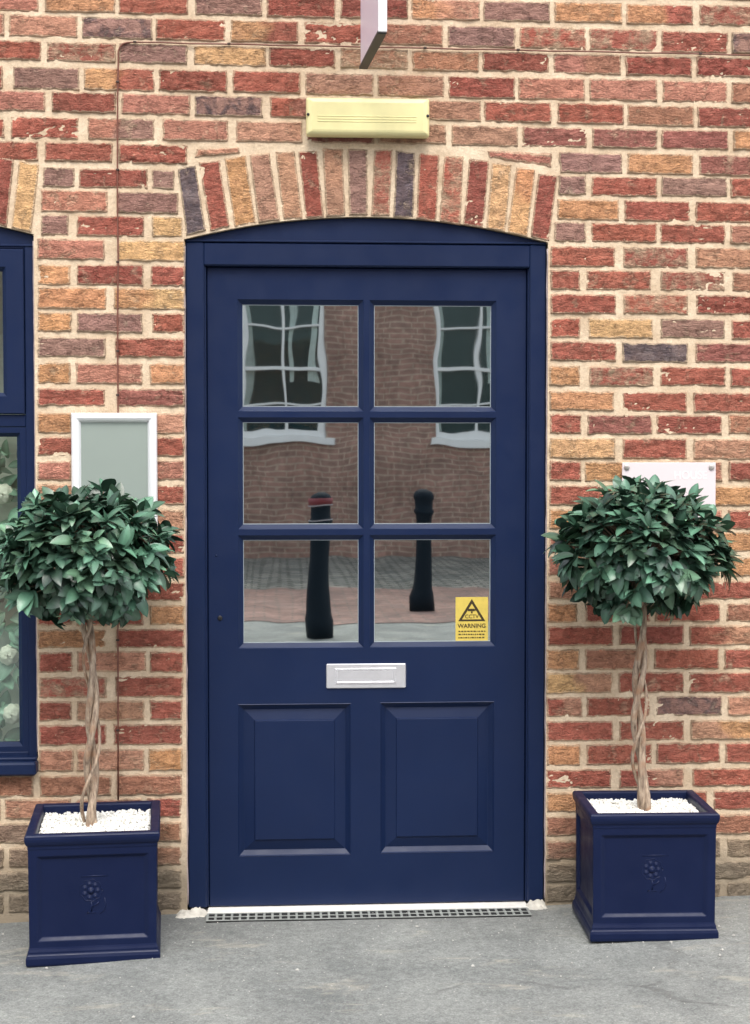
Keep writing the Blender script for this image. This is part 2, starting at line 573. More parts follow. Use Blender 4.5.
    def build(self, name, mats, parent=None, attrs=False, fixn=True):
        me = bpy.data.meshes.new(name)
        me.from_pydata(self.v, [], self.f)
        mats = mats if isinstance(mats, (list, tuple)) else [mats]
        for m_ in mats:
            me.materials.append(m_)
        for p, mi, s in zip(me.polygons, self.mi, self.sm):
            p.material_index = mi
            p.use_smooth = s
        if attrs:
            for nm, data in (('tint', self.tint), ('wear', self.wear)):
                a = me.color_attributes.new(nm, 'FLOAT_COLOR', 'POINT')
                a.data.foreach_set('color', [x for c_ in data for x in c_])
        if fixn:
            import bmesh
            bm_ = bmesh.new()
            bm_.from_mesh(me)
            bmesh.ops.recalc_face_normals(bm_, faces=bm_.faces)
            bm_.to_mesh(me)
            bm_.free()
        me.update()
        o = bpy.data.objects.new(name, me)
        col.objects.link(o)
        if parent:
            o.parent = parent
        return o


def tag(o, label=None, cat=None, group=None, kind=None):
    if label: o['label'] = label
    if cat: o['category'] = cat
    if group: o['group'] = group
    if kind: o['kind'] = kind
    return o


def empty(name, loc=(0, 0, 0), rz=0.0):
    o = bpy.data.objects.new(name, None)
    o.empty_display_size = 0.1
    o.location = loc
    o.rotation_euler = (0, 0, rz)
    col.objects.link(o)
    return o


def text_mesh(s, size, loc, name, material, parent=None, depth=0.0006, align='CENTER', bold=0.0, sx=1.0):
    """lettering that stands on a surface facing the street"""
    cu = bpy.data.curves.new(name, 'FONT')
    cu.body = s
    cu.size = size
    cu.align_x = align
    cu.align_y = 'CENTER'
    cu.extrude = depth
    cu.offset = bold
    tmp = bpy.data.objects.new(name + '_tmp', cu)
    col.objects.link(tmp)
    dg = bpy.context.evaluated_depsgraph_get()
    me = bpy.data.meshes.new_from_object(tmp.evaluated_get(dg))
    bpy.data.objects.remove(tmp)
    bpy.data.curves.remove(cu)
    for v_ in me.vertices:
        x, y, z = v_.co
        v_.co = (loc[0] + x * sx, loc[1] - z, loc[2] + y)
    me.materials.clear()
    me.materials.append(material)
    o = bpy.data.objects.new(name, me)
    me.name = name
    col.objects.link(o)
    if parent:
        o.parent = parent
    return o


# ------------------------------------------------------------------ ground
def ground_z(x, y):
    near = max(0.0, min(1.0, (6.0 + y) / 4.0)) if y < 0 else 1.0
    z = (-0.005 + 0.034 * (max(0, min(1.1, x - 0.5)) + min(0, max(-1.1, x + 0.5)))) * near
    if -4 < y < 0.1 and abs(x) < 4:
        z += 0.004 * min(1, max(0, -y - .1) * 4) * noise.noise((x * 3.1, y * 3.1, 3)) + 0.0025 * min(1, max(0.15, -y - .1) * 6) * noise.noise((x * 9, y * 9, 8))
    return z


def frange(a, b_, n):
    return [a + (b_ - a) * i / n for i in range(n + 1)]


gx = [-400, -80, -25, -10] + frange(-4, 4, 100) + [10, 25, 80, 400]
gy = [-400, -80, -30, -16, -11, -8, -6] + frange(-4, 0.1, 56) + [1, 20, 80, 400]
mb = MB()
vs_ = [(x, y, ground_z(x, y)) for y in gy for x in gx]
nx = len(gx)
fs = [(j * nx + i, j * nx + i + 1, (j + 1) * nx + i + 1, (j + 1) * nx + i) for j in range(len(gy) - 1) for i in range(nx - 1)]
mb.add(vs_, fs, smooth=True)
g = mb.build('pavement', M['asphalt'])
tag(g, 'worn grey asphalt pavement in front of the doorway', kind='structure')

mb = MB(); mb.quad((-30, -11.2, 0.006), (30, -11.2, 0.006), (30, -7.9, 0.006), (-30, -7.9, 0.006))
tag(mb.build('paved_strip', M['paving']), 'pink block paving strip across the street', kind='structure')
mb = MB(); mb.quad((-30, -16, 0.006), (30, -16, 0.006), (30, -11.2, 0.006), (-30, -11.2, 0.006))
tag(mb.build('cobbled_street', M['setts']), 'grey cobbles at the far side of the street', kind='structure')

# ------------------------------------------------------------------ the brick front
FRAME_Y = 0.018      # face of the door frame, set just behind the bricks
LEAF_Y = 0.042       # face of the door leaf
DX0, DX1 = P(185, 480).x, P(547.5, 480).x
DZS = P(366, 240.5).z            # springing of the arch
DRISE = P(366, 216.5).z - DZS
DC, DHW = (DX0 + DX1) / 2, (DX1 - DX0) / 2
WX1 = P(35.5, 480).x
WX0 = WX1 - 1.16
WZ0 = P(20, 759).z
WZS = P(34, 234).z
WC, WHW = (WX0 + WX1) / 2, (WX1 - WX0) / 2
WRISE = 0.075


def arc(x, c_, hw, zs, rise):
    t = max(-1, min(1, (x - c_) / hw))
    return zs + rise * (1 - t * t)


house = empty('brick_building', (0, 0, 0))
tag(house, 'red and tan brick building front holding the arched navy door and a navy window', 'building')

PAL = {'R': (172, 94, 78), 'D': (154, 79, 68), 'P': (194, 132, 112), 'T': (202, 150, 122), 'O': (214, 158, 112),
       'Y': (228, 184, 130), 'V': (158, 122, 112), 'K': (104, 98, 104), 'B': (186, 140, 116), 'G': (152, 134, 114),
       'Q': (154, 94, 86), 'N': (176, 124, 98)}
AUTO = ['R'] * 8 + ['D'] * 4 + ['P'] * 3 + ['T'] * 2 + ['O'] * 3 + ['Y', 'V', 'V', 'Q', 'N', 'Rw', 'Dw', 'Vb']

wall = MB()
arch = MB()


def brick(target, quad_, code, nx=28, nz=12, seed=0, grow=0.0016):
    """one brick face: quad_ = corners (x,z) bl, br, tr, tl in the wall plane"""
    rnd = random.Random(seed)
    cols = [ch for ch in code if ch in PAL]
    wearv = 0.85 if 'w' in code else rnd.choice([0.0, 0.05, 0.12, 0.25])
    burn = 0.8 if 'b' in code else (0.3 if code[0] in 'VK' else 0.0)
    crease = 1.0 if 'c' in code else (0.55 if code[0] in 'RDQ' else 0.30)
    j = rnd.uniform(0.90, 1.08)
    hue = [rnd.uniform(0.96, 1.04) for _ in range(3)]
    cl = [[lin(PAL[ch])[k] * 1.02 * j * hue[k] for k in range(3)] for ch in cols]
    bl, br, tr, tl = [Vector((q[0], q[1])) for q in quad_]
    ux, uz = (br - bl).normalized() * grow, (tl - bl).normalized() * grow
    bl, br, tr, tl = bl - ux - uz, br + ux - uz, tr + ux + uz, tl - ux + uz
    so = Vector((seed * 3.17 % 91, seed * 1.31 % 57, seed * 0.77 % 43))
    vs_, tint, wear = [], [], []
    tilt = rnd.uniform(-0.0015, 0.0015)
    base = rnd.uniform(-0.0015, 0.0010)
    L0, H0 = (br - bl).length, (tl - bl).length
    def steps(n_, size):
        e1, e2 = 0.0016 / size, 0.006 / size
        return [0, e1, e2] + [e2 + (1 - 2 * e2) * q / (n_ - 2) for q in range(1, n_ - 2)] + [1 - e2, 1 - e1, 1]
    US, WS = steps(nx, L0), steps(nz, H0)
    nx, nz = len(US) - 1, len(WS) - 1
    for k in range(nz + 1):
        for i in range(nx + 1):
            u, w = US[i], WS[k]
            p = (bl * (1 - u) + br * u) * (1 - w) + (tl * (1 - u) + tr * u) * w
            L = (br - bl).length
            H = (tl - bl).length
            du, dw = min(u, 1 - u) * L, min(w, 1 - w) * H
            e = min(du, dw)
            q = Vector((p.x, p.y, 0)) + so
            x = p.x + 0.0028 * noise.fractal(q * 45, 0.8, 2.2, 3) * (1 if du < 0.02 else 0.3)
            z = p.y + 0.0030 * noise.fractal(q * 42 + Vector((9, 4, 1)), 0.8, 2.2, 3) * (1 if dw < 0.015 else 0.3)
            n_ = noise.fractal(Vector((q.x * 18, q.y * 34, 0)), 0.9, 2.1, 4)
            cr = abs(noise.noise(Vector((q.x * 13 + 3 * noise.noise(q * 20), q.y * 42, 5))))
            y = base + tilt * (u - 0.5) * 2 + 0.0034 * n_ + crease * 0.0062 * max(0, 0.13 - cr) / 0.13
            y += 0.0016 * noise.noise(q * 130)
            y += rnd.uniform(-0.0003, 0.0003)
            if e < 0.0001:
                y = 0.0085
            elif e < 0.008:
                y += 0.0018 * (1 - e / 0.008)
            vs_.append((x, y, z))
            if len(cl) > 1:
                t = max(0, min(1, (u - 0.5 + 0.25 * noise.noise(q * 22)) * 5 + 0.5))
                cc = [cl[0][m_] * (1 - t) + cl[1][m_] * t for m_ in range(3)]
            else:
                cc = cl[0]
            tint.append((*cc, 1))
            wear.append((wearv, burn, max(0.0, 1 - e / 0.013), 1))
    fs = [(k * (nx + 1) + i, k * (nx + 1) + i + 1, (k + 1) * (nx + 1) + i + 1, (k + 1) * (nx + 1) + i)
          for k in range(nz) for i in range(nx)]
    target.add(vs_, fs, 1, tint, wear, smooth=True)


# every course as measured: (top, bottom) on the left and on the right, then bricks (from, to, kind)
COURSES = [
 (-7, 13, 4, 24, [(-30,38,'P'),(45,115,'O'),(119,188,'R'),(195,262,'V'),(267,335,'D'),(341,408,'D'),(412,480,'OT'),(484,550,'V'),(555,622,'O'),(627,693,'OR'),(700,765,'Dw')]),
 (17, 38, 30, 51, [(-63,4,'P'),(9,77,'T'),(82,152,'Vb'),(156,225,'R'),(231,298,'OR'),(304,371,'Rc'),(376,443,'N'),(448,515,'V'),(520,586,'Rw'),(590,657,'Rw'),(662,728,'R'),(732,799,'Vb')]),
 (43, 62, 56, 75, [(-26,41,'R'),(47,115,'Dw'),(119,187,'V'),(194,266,'Y'),(269,335,'D'),(341,408,'Nw'),(413,479,'N'),(483,549,'D'),(554,621,'PN'),(626,692,'D'),(697,763,'Dc')]),
 (68, 90, 80, 101, [(-65,2,'D'),(13,79,'V'),(84,154,'OR'),(159,227,'Dc'),(233,300,'R'),(306,373,'B'),(378,444,'B'),(449,515,'D'),(519,585,'P'),(590,657,'P'),(663,727,'P'),(732,798,'N')]),
 (93, 113, 105, 125, [(-23,45,'P'),(52,116,'D'),(122,190,'P'),(195,262,'Vb'),(270,336,'RV'),(342,408,'R'),(414,481,'B'),(485,551,'R'),(558,624,'R'),(628,694,'N'),(698,764,'D')]),
 (118, 139, 129, 148, [(-64,4,'R'),(11,78,'Rc'),(88,154,'PV'),(163,228,'P'),(236,302,'T'),(307,374,'Q'),(379,446,'B'),(452,518,'B'),(523,587,'Q'),(593,657,'Q'),(662,728,'Q'),(734,800,'O')]),
 (143, 162, 154, 174, [(-30,38,'R'),(45,112,'R'),(119,187,'Rc'),(560,622,'V'),(628,693,'O'),(700,766,'Q')]),
 (169, 188, 177, 196, [(43,74,'V'),(79,147,'D'),(152,174,'V'),(559,586,'V'),(592,657,'R'),(662,727,'V'),(731,797,'R')]),
 (191, 212, 201, 221, [(41,107,'P'),(117,178,'V'),(558,619,'O'),(625,690,'R'),(696,762,'R')]),
 (216, 236, 224, 243, [(41,68,'V'),(77,144,'R'),(152,182,'Y'),(555,586,'V'),(592,657,'R'),(661,725,'R'),(731,797,'P')]),
 (240, 260, 247, 267, [(38,104,'P'),(118,184,'Y'),(551,615,'R'),(624,688,'Dw'),(696,762,'T')]),
 (265, 285, 271, 290, [(38,70,'O'),(77,143,'D'),(151,184,'R'),(551,580,'R'),(587,651,'R'),(661,725,'Dw'),(733,797,'N')]),
 (288, 309, 295, 314, [(38,106,'O'),(114,184,'OY'),(551,616,'R'),(624,688,'Rw'),(697,762,'Dc')]),
 (313, 332, 319, 338, [(38,71,'O'),(77,142,'V'),(152,184,'R'),(551,580,'R'),(589,653,'Y'),(661,725,'V'),(732,797,'R')]),
 (338, 357, 343, 362, [(38,105,'V'),(115,184,'R'),(551,616,'R'),(623,688,'Kb'),(696,762,'Q')]),
 (364, 384, 367, 386, [(38,70,'O'),(76,142,'P'),(150,184,'O'),(550,580,'O'),(590,654,'Dw'),(661,726,'R'),(731,797,'R')]),
 (389, 406, 392, 411, [(38,105,'R'),(117,184,'Q'),(550,614,'O'),(623,687,'R'),(694,760,'R')]),
 (413, 433, 415, 434, [(38,71,'O'),(77,143,'P'),(151,184,'T'),(550,581,'R'),(588,652,'Q'),(657,722,'D'),(729,795,'N')]),
 (437, 456, 439, 459, [(38,105,'R'),(115,184,'R'),(550,615,'Y'),(623,687,'R'),(694,760,'T')]),
 (461, 480, 462, 481, [(38,71,'P'),(77,143,'R'),(151,184,'P'),(550,581,'R'),(585,650,'O'),(656,722,'P'),(729,795,'D')]),
 (485, 504, 486, 505, [(38,105,'T'),(115,184,'R'),(550,613,'R'),(622,687,'R'),(695,762,'O')]),
 (510, 530, 510, 529, [(38,71,'R'),(77,143,'P'),(151,184,'T'),(550,582,'O'),(589,653,'R'),(659,722,'P'),(729,795,'R')]),
 (534, 553, 533, 552, [(38,105,'R'),(115,184,'R'),(550,613,'P'),(622,687,'R'),(695,762,'O')]),
 (558, 577, 557, 576, [(38,71,'R'),(77,143,'N'),(151,184,'R'),(549,581,'P'),(588,652,'R'),(659,719,'N'),(725,791,'O')]),
 (582, 601, 581, 599, [(38,105,'O'),(115,184,'R'),(549,612,'T'),(621,686,'R'),(694,761,'R')]),
 (606, 625, 604, 622, [(38,71,'R'),(77,143,'R'),(150,184,'O'),(548,577,'O'),(586,650,'R'),(656,720,'R'),(727,792,'N')]),
 (630, 648, 626, 645, [(38,105,'O'),(116,184,'R'),(548,613,'R'),(620,684,'D'),(690,757,'RT')]),
 (652, 672, 649, 669, [(39,72,'R'),(77,146,'T'),(150,183,'R'),(547,579,'O'),(586,648,'N'),(655,719,'R'),(725,790,'R')]),
 (677, 697, 673, 693, [(39,106,'Rw'),(115,183,'R'),(547,612,'YT'),(619,684,'R'),(690,757,'R')]),
 (701, 720, 697, 716, [(39,71,'R'),(77,144,'T'),(150,182,'R'),(547,582,'RT'),(587,650,'R'),(657,722,'Vb'),(728,793,'T')]),
 (725, 745, 721, 740, [(39,106,'R'),(114,182,'R'),(547,613,'R'),(620,684,'R'),(691,758,'TO')]),
 (750, 771, 744, 764, [(39,73,'T'),(77,144,'T'),(149,182,'O'),(547,580,'O'),(587,652,'R'),(657,720,'R'),(726,792,'R')]),
 (775, 795, 769, 787, [(-33,33,'N'),(40,111,'N'),(117,182,'N'),(547,611,'R'),(620,684,'RT'),(693,758,'R')]),
 (799, 818, 792, 811, [(-62,0,'N'),(5,70,'T'),(76,141,'T'),(147,181,'R'),(547,577,'O'),(585,650,'N'),(657,707,'R'),(714,780,'R')]),
 (823, 842, 816, 835, [(-33,36,'G'),(43,108,'N'),(115,181,'N'),(547,611,'N'),(620,684,'N'),(693,758,'N')]),
 (847, 866, 840, 858, [(-62,3,'G'),(9,74,'G'),(80,144,'N'),(150,181,'N'),(547,577,'N'),(585,650,'N'),(657,720,'G'),(728,793,'G')]),
 (871, 889, 863, 880, [(-33,36,'G'),(43,108,'G'),(115,181,'G'),(547,611,'G'),(620,684,'G'),(693,758,'G')]),
 (894, 911, 885, 900, [(-62,3,'G'),(9,74,'G'),(80,144,'G'),(150,181,'G'),(547,577,'G'),(585,650,'G'),(657,720,'G'),(728,793,'G')]),
]
XL, XR = -3.4, 3.4
sd_ = 1


def blocked(x0, x1, z0, z1):
    if x1 > WX0 - 0.01 and x0 < WX1 + 0.01 and z1 > WZ0 - 0.05 and z0 < WZS:
        return True
    if x1 > WX0 - 0.05 and x0 < WX1 + 0.05 and z1 > WZS - 0.02 and z0 < WZS + 0.245:
        return True
    return False


def auto_run(xstart, dirn, z0, z1):
    global sd_
    x = xstart
    while abs(x) < 3.3:
        a, b_ = (x, x + 0.213) if dirn > 0 else (x - 0.213, x)
        a2, b2 = max(a, XL), min(b_, XR)
        if not blocked(a2, b2, z0, z1) and b2 - a2 > 0.03:
            brick(wall, [(a2, z0), (b2, z0), (b2, z1), (a2, z1)], random.choice(AUTO), 8, 3, sd_)
        elif blocked(a2, b2, z0, z1) and z1 < WZS + 0.3:
            # closers either side of the window opening
            if a2 < WX0 - 0.06 < b2:
                brick(wall, [(a2, z0), (WX0 - 0.012, z0), (WX0 - 0.012, z1), (a2, z1)], random.choice(AUTO), 8, 3, sd_)
        sd_ += 1
        x += dirn * 0.224


for (l0, l1, r0, r1, bl_) in COURSES:
    def yy(px, top):
        a, c_ = (l0, r0) if top else (l1, r1)
        return a + (c_ - a) * (px - 110) / 540.0
    first = last = None
    for (x0, x1, code) in bl_:
        jy = random.uniform(-0.5, 0.5)
        q = [P(x0, yy(x0, False) + jy), P(x1, yy(x1, False) + jy), P(x1, yy(x1, True) + jy), P(x0, yy(x0, True) + jy)]
        brick(wall, [(p.x, p.z) for p in q], code, seed=sd_)
        sd_ += 1
        first = first or q
        last = q
    zl0, zl1 = first[0].z, first[3].z
    auto_run(first[0].x - 0.011, -1, zl0, zl1)
    auto_run(last[1].x + 0.011, 1, last[1].z, last[2].z)
# courses above the picture
z = P(110, -12).z
k = 0
while z < 4.1:
    x = XL + (0.11 if k % 2 else 0)
    while x < XR - 0.05:
        brick(wall, [(x, z), (min(x + 0.213, XR), z), (min(x + 0.213, XR), z + 0.064), (x, z + 0.064)], random.choice(AUTO), 6, 3, sd_)
        sd_ += 1
        x += 0.224
    z += 0.075
    k += 1
# wedge bricks cut over the arches
for quadpx, code in (([(195, 157), (240, 152.5), (238, 148), (197, 149)], 'T'),
                     ([(490, 157), (552, 168), (552, 153), (488, 151)], 'P')):
    brick(wall, [(P(*q).x, P(*q).z) for q in quadpx], code, seed=sd_)
    sd_ += 1

# mortar face with the two openings, plus their reveals
xs = sorted(frange(XL, XR, 40) + [DX0, DX1, WX0, WX1])
zt_d, zt_w = DZS + DRISE, WZS + WRISE
zs_ = sorted([-0.15, 0.0, 4.15, zt_d, zt_w, WZ0] + frange(0.15, 4.0, 24))
MY = 0.0045
wall.cells(xs, zs_, MY, lambda x, z_: (DX0 < x < DX1 and z_ < zt_d) or (WX0 < x < WX1 and WZ0 < z_ < zt_w))
for (c_, hw, zs0, rise, zb) in ((DC, DHW, DZS, DRISE, -0.15), (WC, WHW, WZS, WRISE, WZ0)):
    n = 32
    pts = [(c_ - hw + 2 * hw * i / n) for i in range(n + 1)]
    for i in range(n):
        a, b_ = pts[i], pts[i + 1]
        za, zb_ = arc(a, c_, hw, zs0, rise), arc(b_, c_, hw, zs0, rise)
        if za < zs0 + rise - 1e-5 or zb_ < zs0 + rise - 1e-5:
            wall.quad((a, MY, za), (b_, MY, zb_), (b_, MY, zs0 + rise), (a, MY, zs0 + rise))
        wall.quad((a, MY, za), (a, 0.11, za), (b_, 0.11, zb_), (b_, MY, zb_))
    for x in (c_ - hw, c_ + hw):
        wall.quad((x, MY, zb), (x, 0.11, zb), (x, 0.11, zs0), (x, MY, zs0))
wall.quad((WX0, MY, WZ0), (WX0, 0.11, WZ0), (WX1, 0.11, WZ0), (WX1, MY, WZ0))
# returns so the wall has depth
for x in (XL, XR):
    wall.quad((x, MY, -0.15), (x, 0.3, -0.15), (x, 0.3, 4.15), (x, MY, 4.15))
wall.quad((XL, MY, 4.15), (XR, MY, 4.15), (XR, 0.3, 4.15), (XL, 0.3, 4.15))
wall.build('wall', [M['mortar'], M['brick']], house, attrs=True, fixn=False)

# voussoirs of the door arch: top-left, top-right, bottom-right, bottom-left
V16 = [((178,169),(195,165),(205,230),(187,235),'Kb'), ((199,163),(219,161),(229,226),(211,230),'R'),
 ((225,159),(245,156),(255,222),(235,226),'O'), ((250,155),(269,154),(279,219),(259,222),'B'),
 ((276,152),(294,152),(302,217.5),(284,219),'T'), ((299,152),(317,151),(323,216),(306,217.5),'D'),
 ((323,149),(342,149),(345,215),(327,216),'BT'), ((348,149),(367,150),(367,214.5),(350,214.5),'V'),
 ((375,150),(392,150),(389,215.5),(372,215),'Rw'), ((397,151),(415,153),(413,217.5),(394,216.5),'Kb'),
 ((420,153),(439,155),(436,220.5),(417,218.5),'R'), ((445,156),(463,157),(460,224),(440,221),'Rw'),
 ((470,159),(489,161),(483,227),(464,224),'D'), ((493,163),(511,165),(505,231),(487,227.5),'Y'),
 ((517,168),(535,170),(527,236),(508,232),'YO'), ((539,174),(557,176),(549,240),(531,236.5),'D')]


def voussoir(target, tl, tr, br, bl, code):
    global sd_
    # run the long side along u so that the texture follows the brick
    q = [bl, tl, tr, br]
    brick(target, [(p[0], p[1]) for p in q], code, 24, 10, sd_, 0.0026)
    sd_ += 1


for tl, tr, br, bl, code in V16:
    voussoir(arch, *[(P(*p).x, P(*p).z) for p in (tl, tr, br, bl)], code)
arch.build('brick_arch', [M['mortar'], M['brick']], house, attrs=True, fixn=False)
arch = MB()
codes = ['O', 'R', 'D', 'V', 'R', 'T', 'R', 'K', 'O', 'R', 'P', 'D', 'R', 'O', 'D', 'Y']
nV = 16
for i in range(nV):
    xa, xb = WX0 + (WX1 - WX0) * (i + 0.12) / nV, WX0 + (WX1 - WX0) * (i + 0.88) / nV
    def top(x):
        return (WC + (x - WC) * 1.045, arc(x, WC, WHW, WZS + 0.205, WRISE * 0.9))
    voussoir(arch, top(xa), top(xb), (xb, arc(xb, WC, WHW, WZS + 0.004, WRISE)), (xa, arc(xa, WC, WHW, WZS + 0.004, WRISE)), codes[i])
arch.build('brick_arch', [M['mortar'], M['brick']], house, attrs=True, fixn=False)

# dark hall behind the door
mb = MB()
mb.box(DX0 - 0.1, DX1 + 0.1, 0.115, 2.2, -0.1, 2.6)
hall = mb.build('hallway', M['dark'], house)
# open the side that faces the door
import bmesh
bm_ = bmesh.new(); bm_.from_mesh(hall.data)
ff = [f for f in bm_.faces if abs(f.calc_center_median().y - 0.115) < 1e-4]
bmesh.ops.delete(bm_, geom=ff, context='FACES'); bm_.to_mesh(hall.data); bm_.free()
mb = MB()
mb.box(WX0 - 0.05, WX1 + 0.05, 0.115, 0.30, WZ0 - 0.1, WZS + 0.2)
room = mb.build('window_recess', M['blind'], house)
bm_ = bmesh.new(); bm_.from_mesh(room.data)
ff = [f for f in bm_.faces if abs(f.calc_center_median().y - 0.115) < 1e-4]
bmesh.ops.delete(bm_, geom=ff, context='FACES'); bm_.to_mesh(room.data); bm_.free()

# ------------------------------------------------------------------ door
LX0, LX1 = P(207.5, 480, LEAF_Y).x, P(526, 480, LEAF_Y).x
LZ0, LZ1 = P(366, 904, LEAF_Y).z, P(366, 268, LEAF_Y).z


def lx(px): return P(px, 480, LEAF_Y).x
def lz(py): return P(366, py, LEAF_Y).z


leaf = MB()
cols_ = [(238, 363.5), (369.5, 496)]
rows_ = [(300, 411.5), (417.5, 529), (535, 647.5)]
holes = [(lx(a), lx(b_), lz(d), lz(c_)) for (a, b_) in cols_ for (c_, d) in rows_]
pans = [(lx(237), lx(351), lz(855), lz(703)), (lx(380), lx(495), lz(854), lz(702.5))]
xs = sorted({LX0 + 0.003, LX1 - 0.003} | {h[i] for h in holes + pans for i in (0, 1)})
zs_ = sorted({LZ0 + 0.003, LZ1 - 0.003} | {h[i] for h in holes + pans for i in (2, 3)})
leaf.cells(xs, zs_, LEAF_Y, lambda x, z_: any(h[0] < x < h[1] and h[2] < z_ < h[3] for h in holes + pans))
leaf.rings([(LX0 + 0.003, LX1 - 0.003, LZ0 + 0.003, LZ1 - 0.003, LEAF_Y), (LX0, LX1, LZ0, LZ1, LEAF_Y + 0.003), (LX0, LX1, LZ0, LZ1, LEAF_Y + 0.044)], close=False)
for (a, b_, c_, d) in holes:
    i1 = 0.0025
    i2 = 0.015
    leaf.rings([(a, b_, c_, d, LEAF_Y), (a + i1, b_ - i1, c_ + i1, d - i1, LEAF_Y + 0.003),
                (a + i2 - .002, b_ - i2 + .002, c_ + i2 - .002, d - i2 + .002, LEAF_Y + 0.0125),
                (a + i2, b_ - i2, c_ + i2, d - i2, LEAF_Y + 0.0135), (a + i2, b_ - i2, c_ + i2, d - i2, LEAF_Y + 0.03)], close=False)
    leaf.rings([(a, b_, c_, d, LEAF_Y + 0.044), (a + i2, b_ - i2, c_ + i2, d - i2, LEAF_Y + 0.03)], close=False)
door = leaf.build('door', M['navy'], house, fixn=False)
tag(door, 'navy half glazed door with six panes over two raised panels')

for i, (a, b_, c_, d) in enumerate(pans):
    mb = MB()
    def rr(ins, y): return (a + ins, b_ - ins, c_ + ins, d - ins, LEAF_Y + y)
    mb.rings([rr(0, 0), rr(.002, -.001), rr(.005, .003), rr(.017, .0135), rr(.019, .0145), rr(.051, .0062), rr(.053, .0028), rr(.055, .0022)])
    mb.build('door_panel', M['navy'], door, fixn=False)
for (a, b_, c_, d) in holes:
    mb = MB()
    mb.box(a + .013, b_ - .013, LEAF_Y + .0165, LEAF_Y + .0225, c_ + .013, d - .013)
    # a single sheet of glass
    mb2 = MB()
    mb2.quad((a + .012, LEAF_Y + .018, c_ + .012), (b_ - .012, LEAF_Y + .018, c_ + .012), (b_ - .012, LEAF_Y + .018, d - .012), (a + .012, LEAF_Y + .018, d - .012))
    # thin rubber gasket round the sheet
    gp = mb2.build('glass_pane', M['door_glass'], door, fixn=False)
    ga = MB()
    x0, x1, z0, z1 = a + .0152, b_ - .0152, c_ + .0152, d - .0152
    for (u0, u1, w0, w1) in ((x0, x1, z0, z0 + .0018), (x0, x1, z1 - .0018, z1), (x0, x0 + .0018, z0 + .002, z1 - .002), (x1 - .0018, x1, z0 + .002, z1 - .002)):
        ga.box(u0, u1, LEAF_Y + .0145, LEAF_Y + .0178, w0, w1)
    ga.build('gasket', M['gasket'], door)

# frame: jambs, head and the arched board
fr = MB()
BZ = P(366, 266.5, FRAME_Y).z
fx0, fx1 = DX0 + 0.003, DX1 - 0.003
jx0, jx1 = P(205, 480, FRAME_Y).x, P(529, 480, FRAME_Y).x
headz = P(366, 243, FRAME_Y).z
zb = 0.004
fr.box(fx0, jx0, FRAME_Y, 0.10, zb, headz - 0.001, 0.004)
fr.box(jx1, fx1, FRAME_Y, 0.10, zb, headz - 0.001, 0.004)
fr.box(jx0 - 0.002, jx1 + 0.002, FRAME_Y + 0.0015, 0.10, BZ, headz - 0.002, 0.004)
# stop bead round the leaf
fr.box(jx0 - .002, LX0 - 0.0015, FRAME_Y + 0.012, 0.098, zb, BZ - .001, 0.002)
fr.box(LX1 + 0.0015, jx1 + .002, FRAME_Y + 0.012, 0.098, zb, BZ - .001, 0.002)
fr.box(LX0 - .001, LX1 + .001, FRAME_Y + 0.010, 0.098, LZ1 + 0.001, BZ + 0.001, 0.002)
fr.build('door_frame', M['navy'], door)
hb_ = MB()
n = 40
top_ = []
for i in range(n + 1):
    x = fx0 + (fx1 - fx0) * i / n
    top_.append((x, arc(x, DC, DHW, DZS, DRISE) - 0.003))
HZ = headz + 0.001
for i in range(n):
    (a, za), (b_, zb_) = top_[i], top_[i + 1]
    za, zb_ = max(za, HZ + .002), max(zb_, HZ + .002)
    y0 = FRAME_Y + 0.004
    hb_.quad((a, y0, HZ), (b_, y0, HZ), (b_, y0, zb_), (a, y0, za))
    hb_.quad((a, y0, za), (b_, y0, zb_), (b_, 0.09, zb_), (a, 0.09, za))
    hb_.quad((a, y0, HZ), (a, 0.09, HZ), (b_, 0.09, HZ), (b_, y0, HZ))
hb_.box(fx0, fx1, FRAME_Y - 0.002, FRAME_Y + 0.003, HZ - 0.001, HZ + 0.006, 0.002)
hb_.build('head_board', M['navy'], door, fixn=False)

# letter plate
lp = MB()
y0 = LEAF_Y
x0, x1, z0, z1 = lx(326), lx(406), lz(688), lz(663.5)
lp.box(x0, x1, y0 - 0.006, y0 + .001, z0, z1, 0.0025)
plate = lp.build('letter_plate', M['alu'], door)
lp = MB()
lp.rings([(x0 + .028, x1 - .032, z0 + .014, z1 - .014, y0 - .0062), (x0 + .029, x1 - .033, z0 + .015, z1 - .015, y0 - .009), (x0 + .034, x1 - .038, z0 + .020, z1 - .019, y0 - .0085), (x0 + .036, x1 - .040, z0 + .022, z1 - .021, y0 - .0068)])
# worn streaks left by fingers: nothing added, the metal reflects the street
lp.build('letter_flap', M['alu'], door)
lk = MB()
lk.lathe([(0.0075, 0.0), (0.0075, -0.003), (0.006, -0.004)], (lx(219.5), LEAF_Y + .0005, lz(617)), 16, axis='Y')
lk.build('keyhole', M['black'], door)
lk = MB()
lk.lathe([(0.0035, 0.0), (0.0035, -0.0015)], (lx(216), LEAF_Y + .0005, lz(555)), 12, axis='Y')
lk.build('spyhole', M['navy'], door)
th = MB()
th.box(DX0 + 0.062, DX1 - 0.055, -0.022, 0.085, -0.012, LZ0 - 0.003, 0.003)
th.build('threshold', M['threshold'], door)

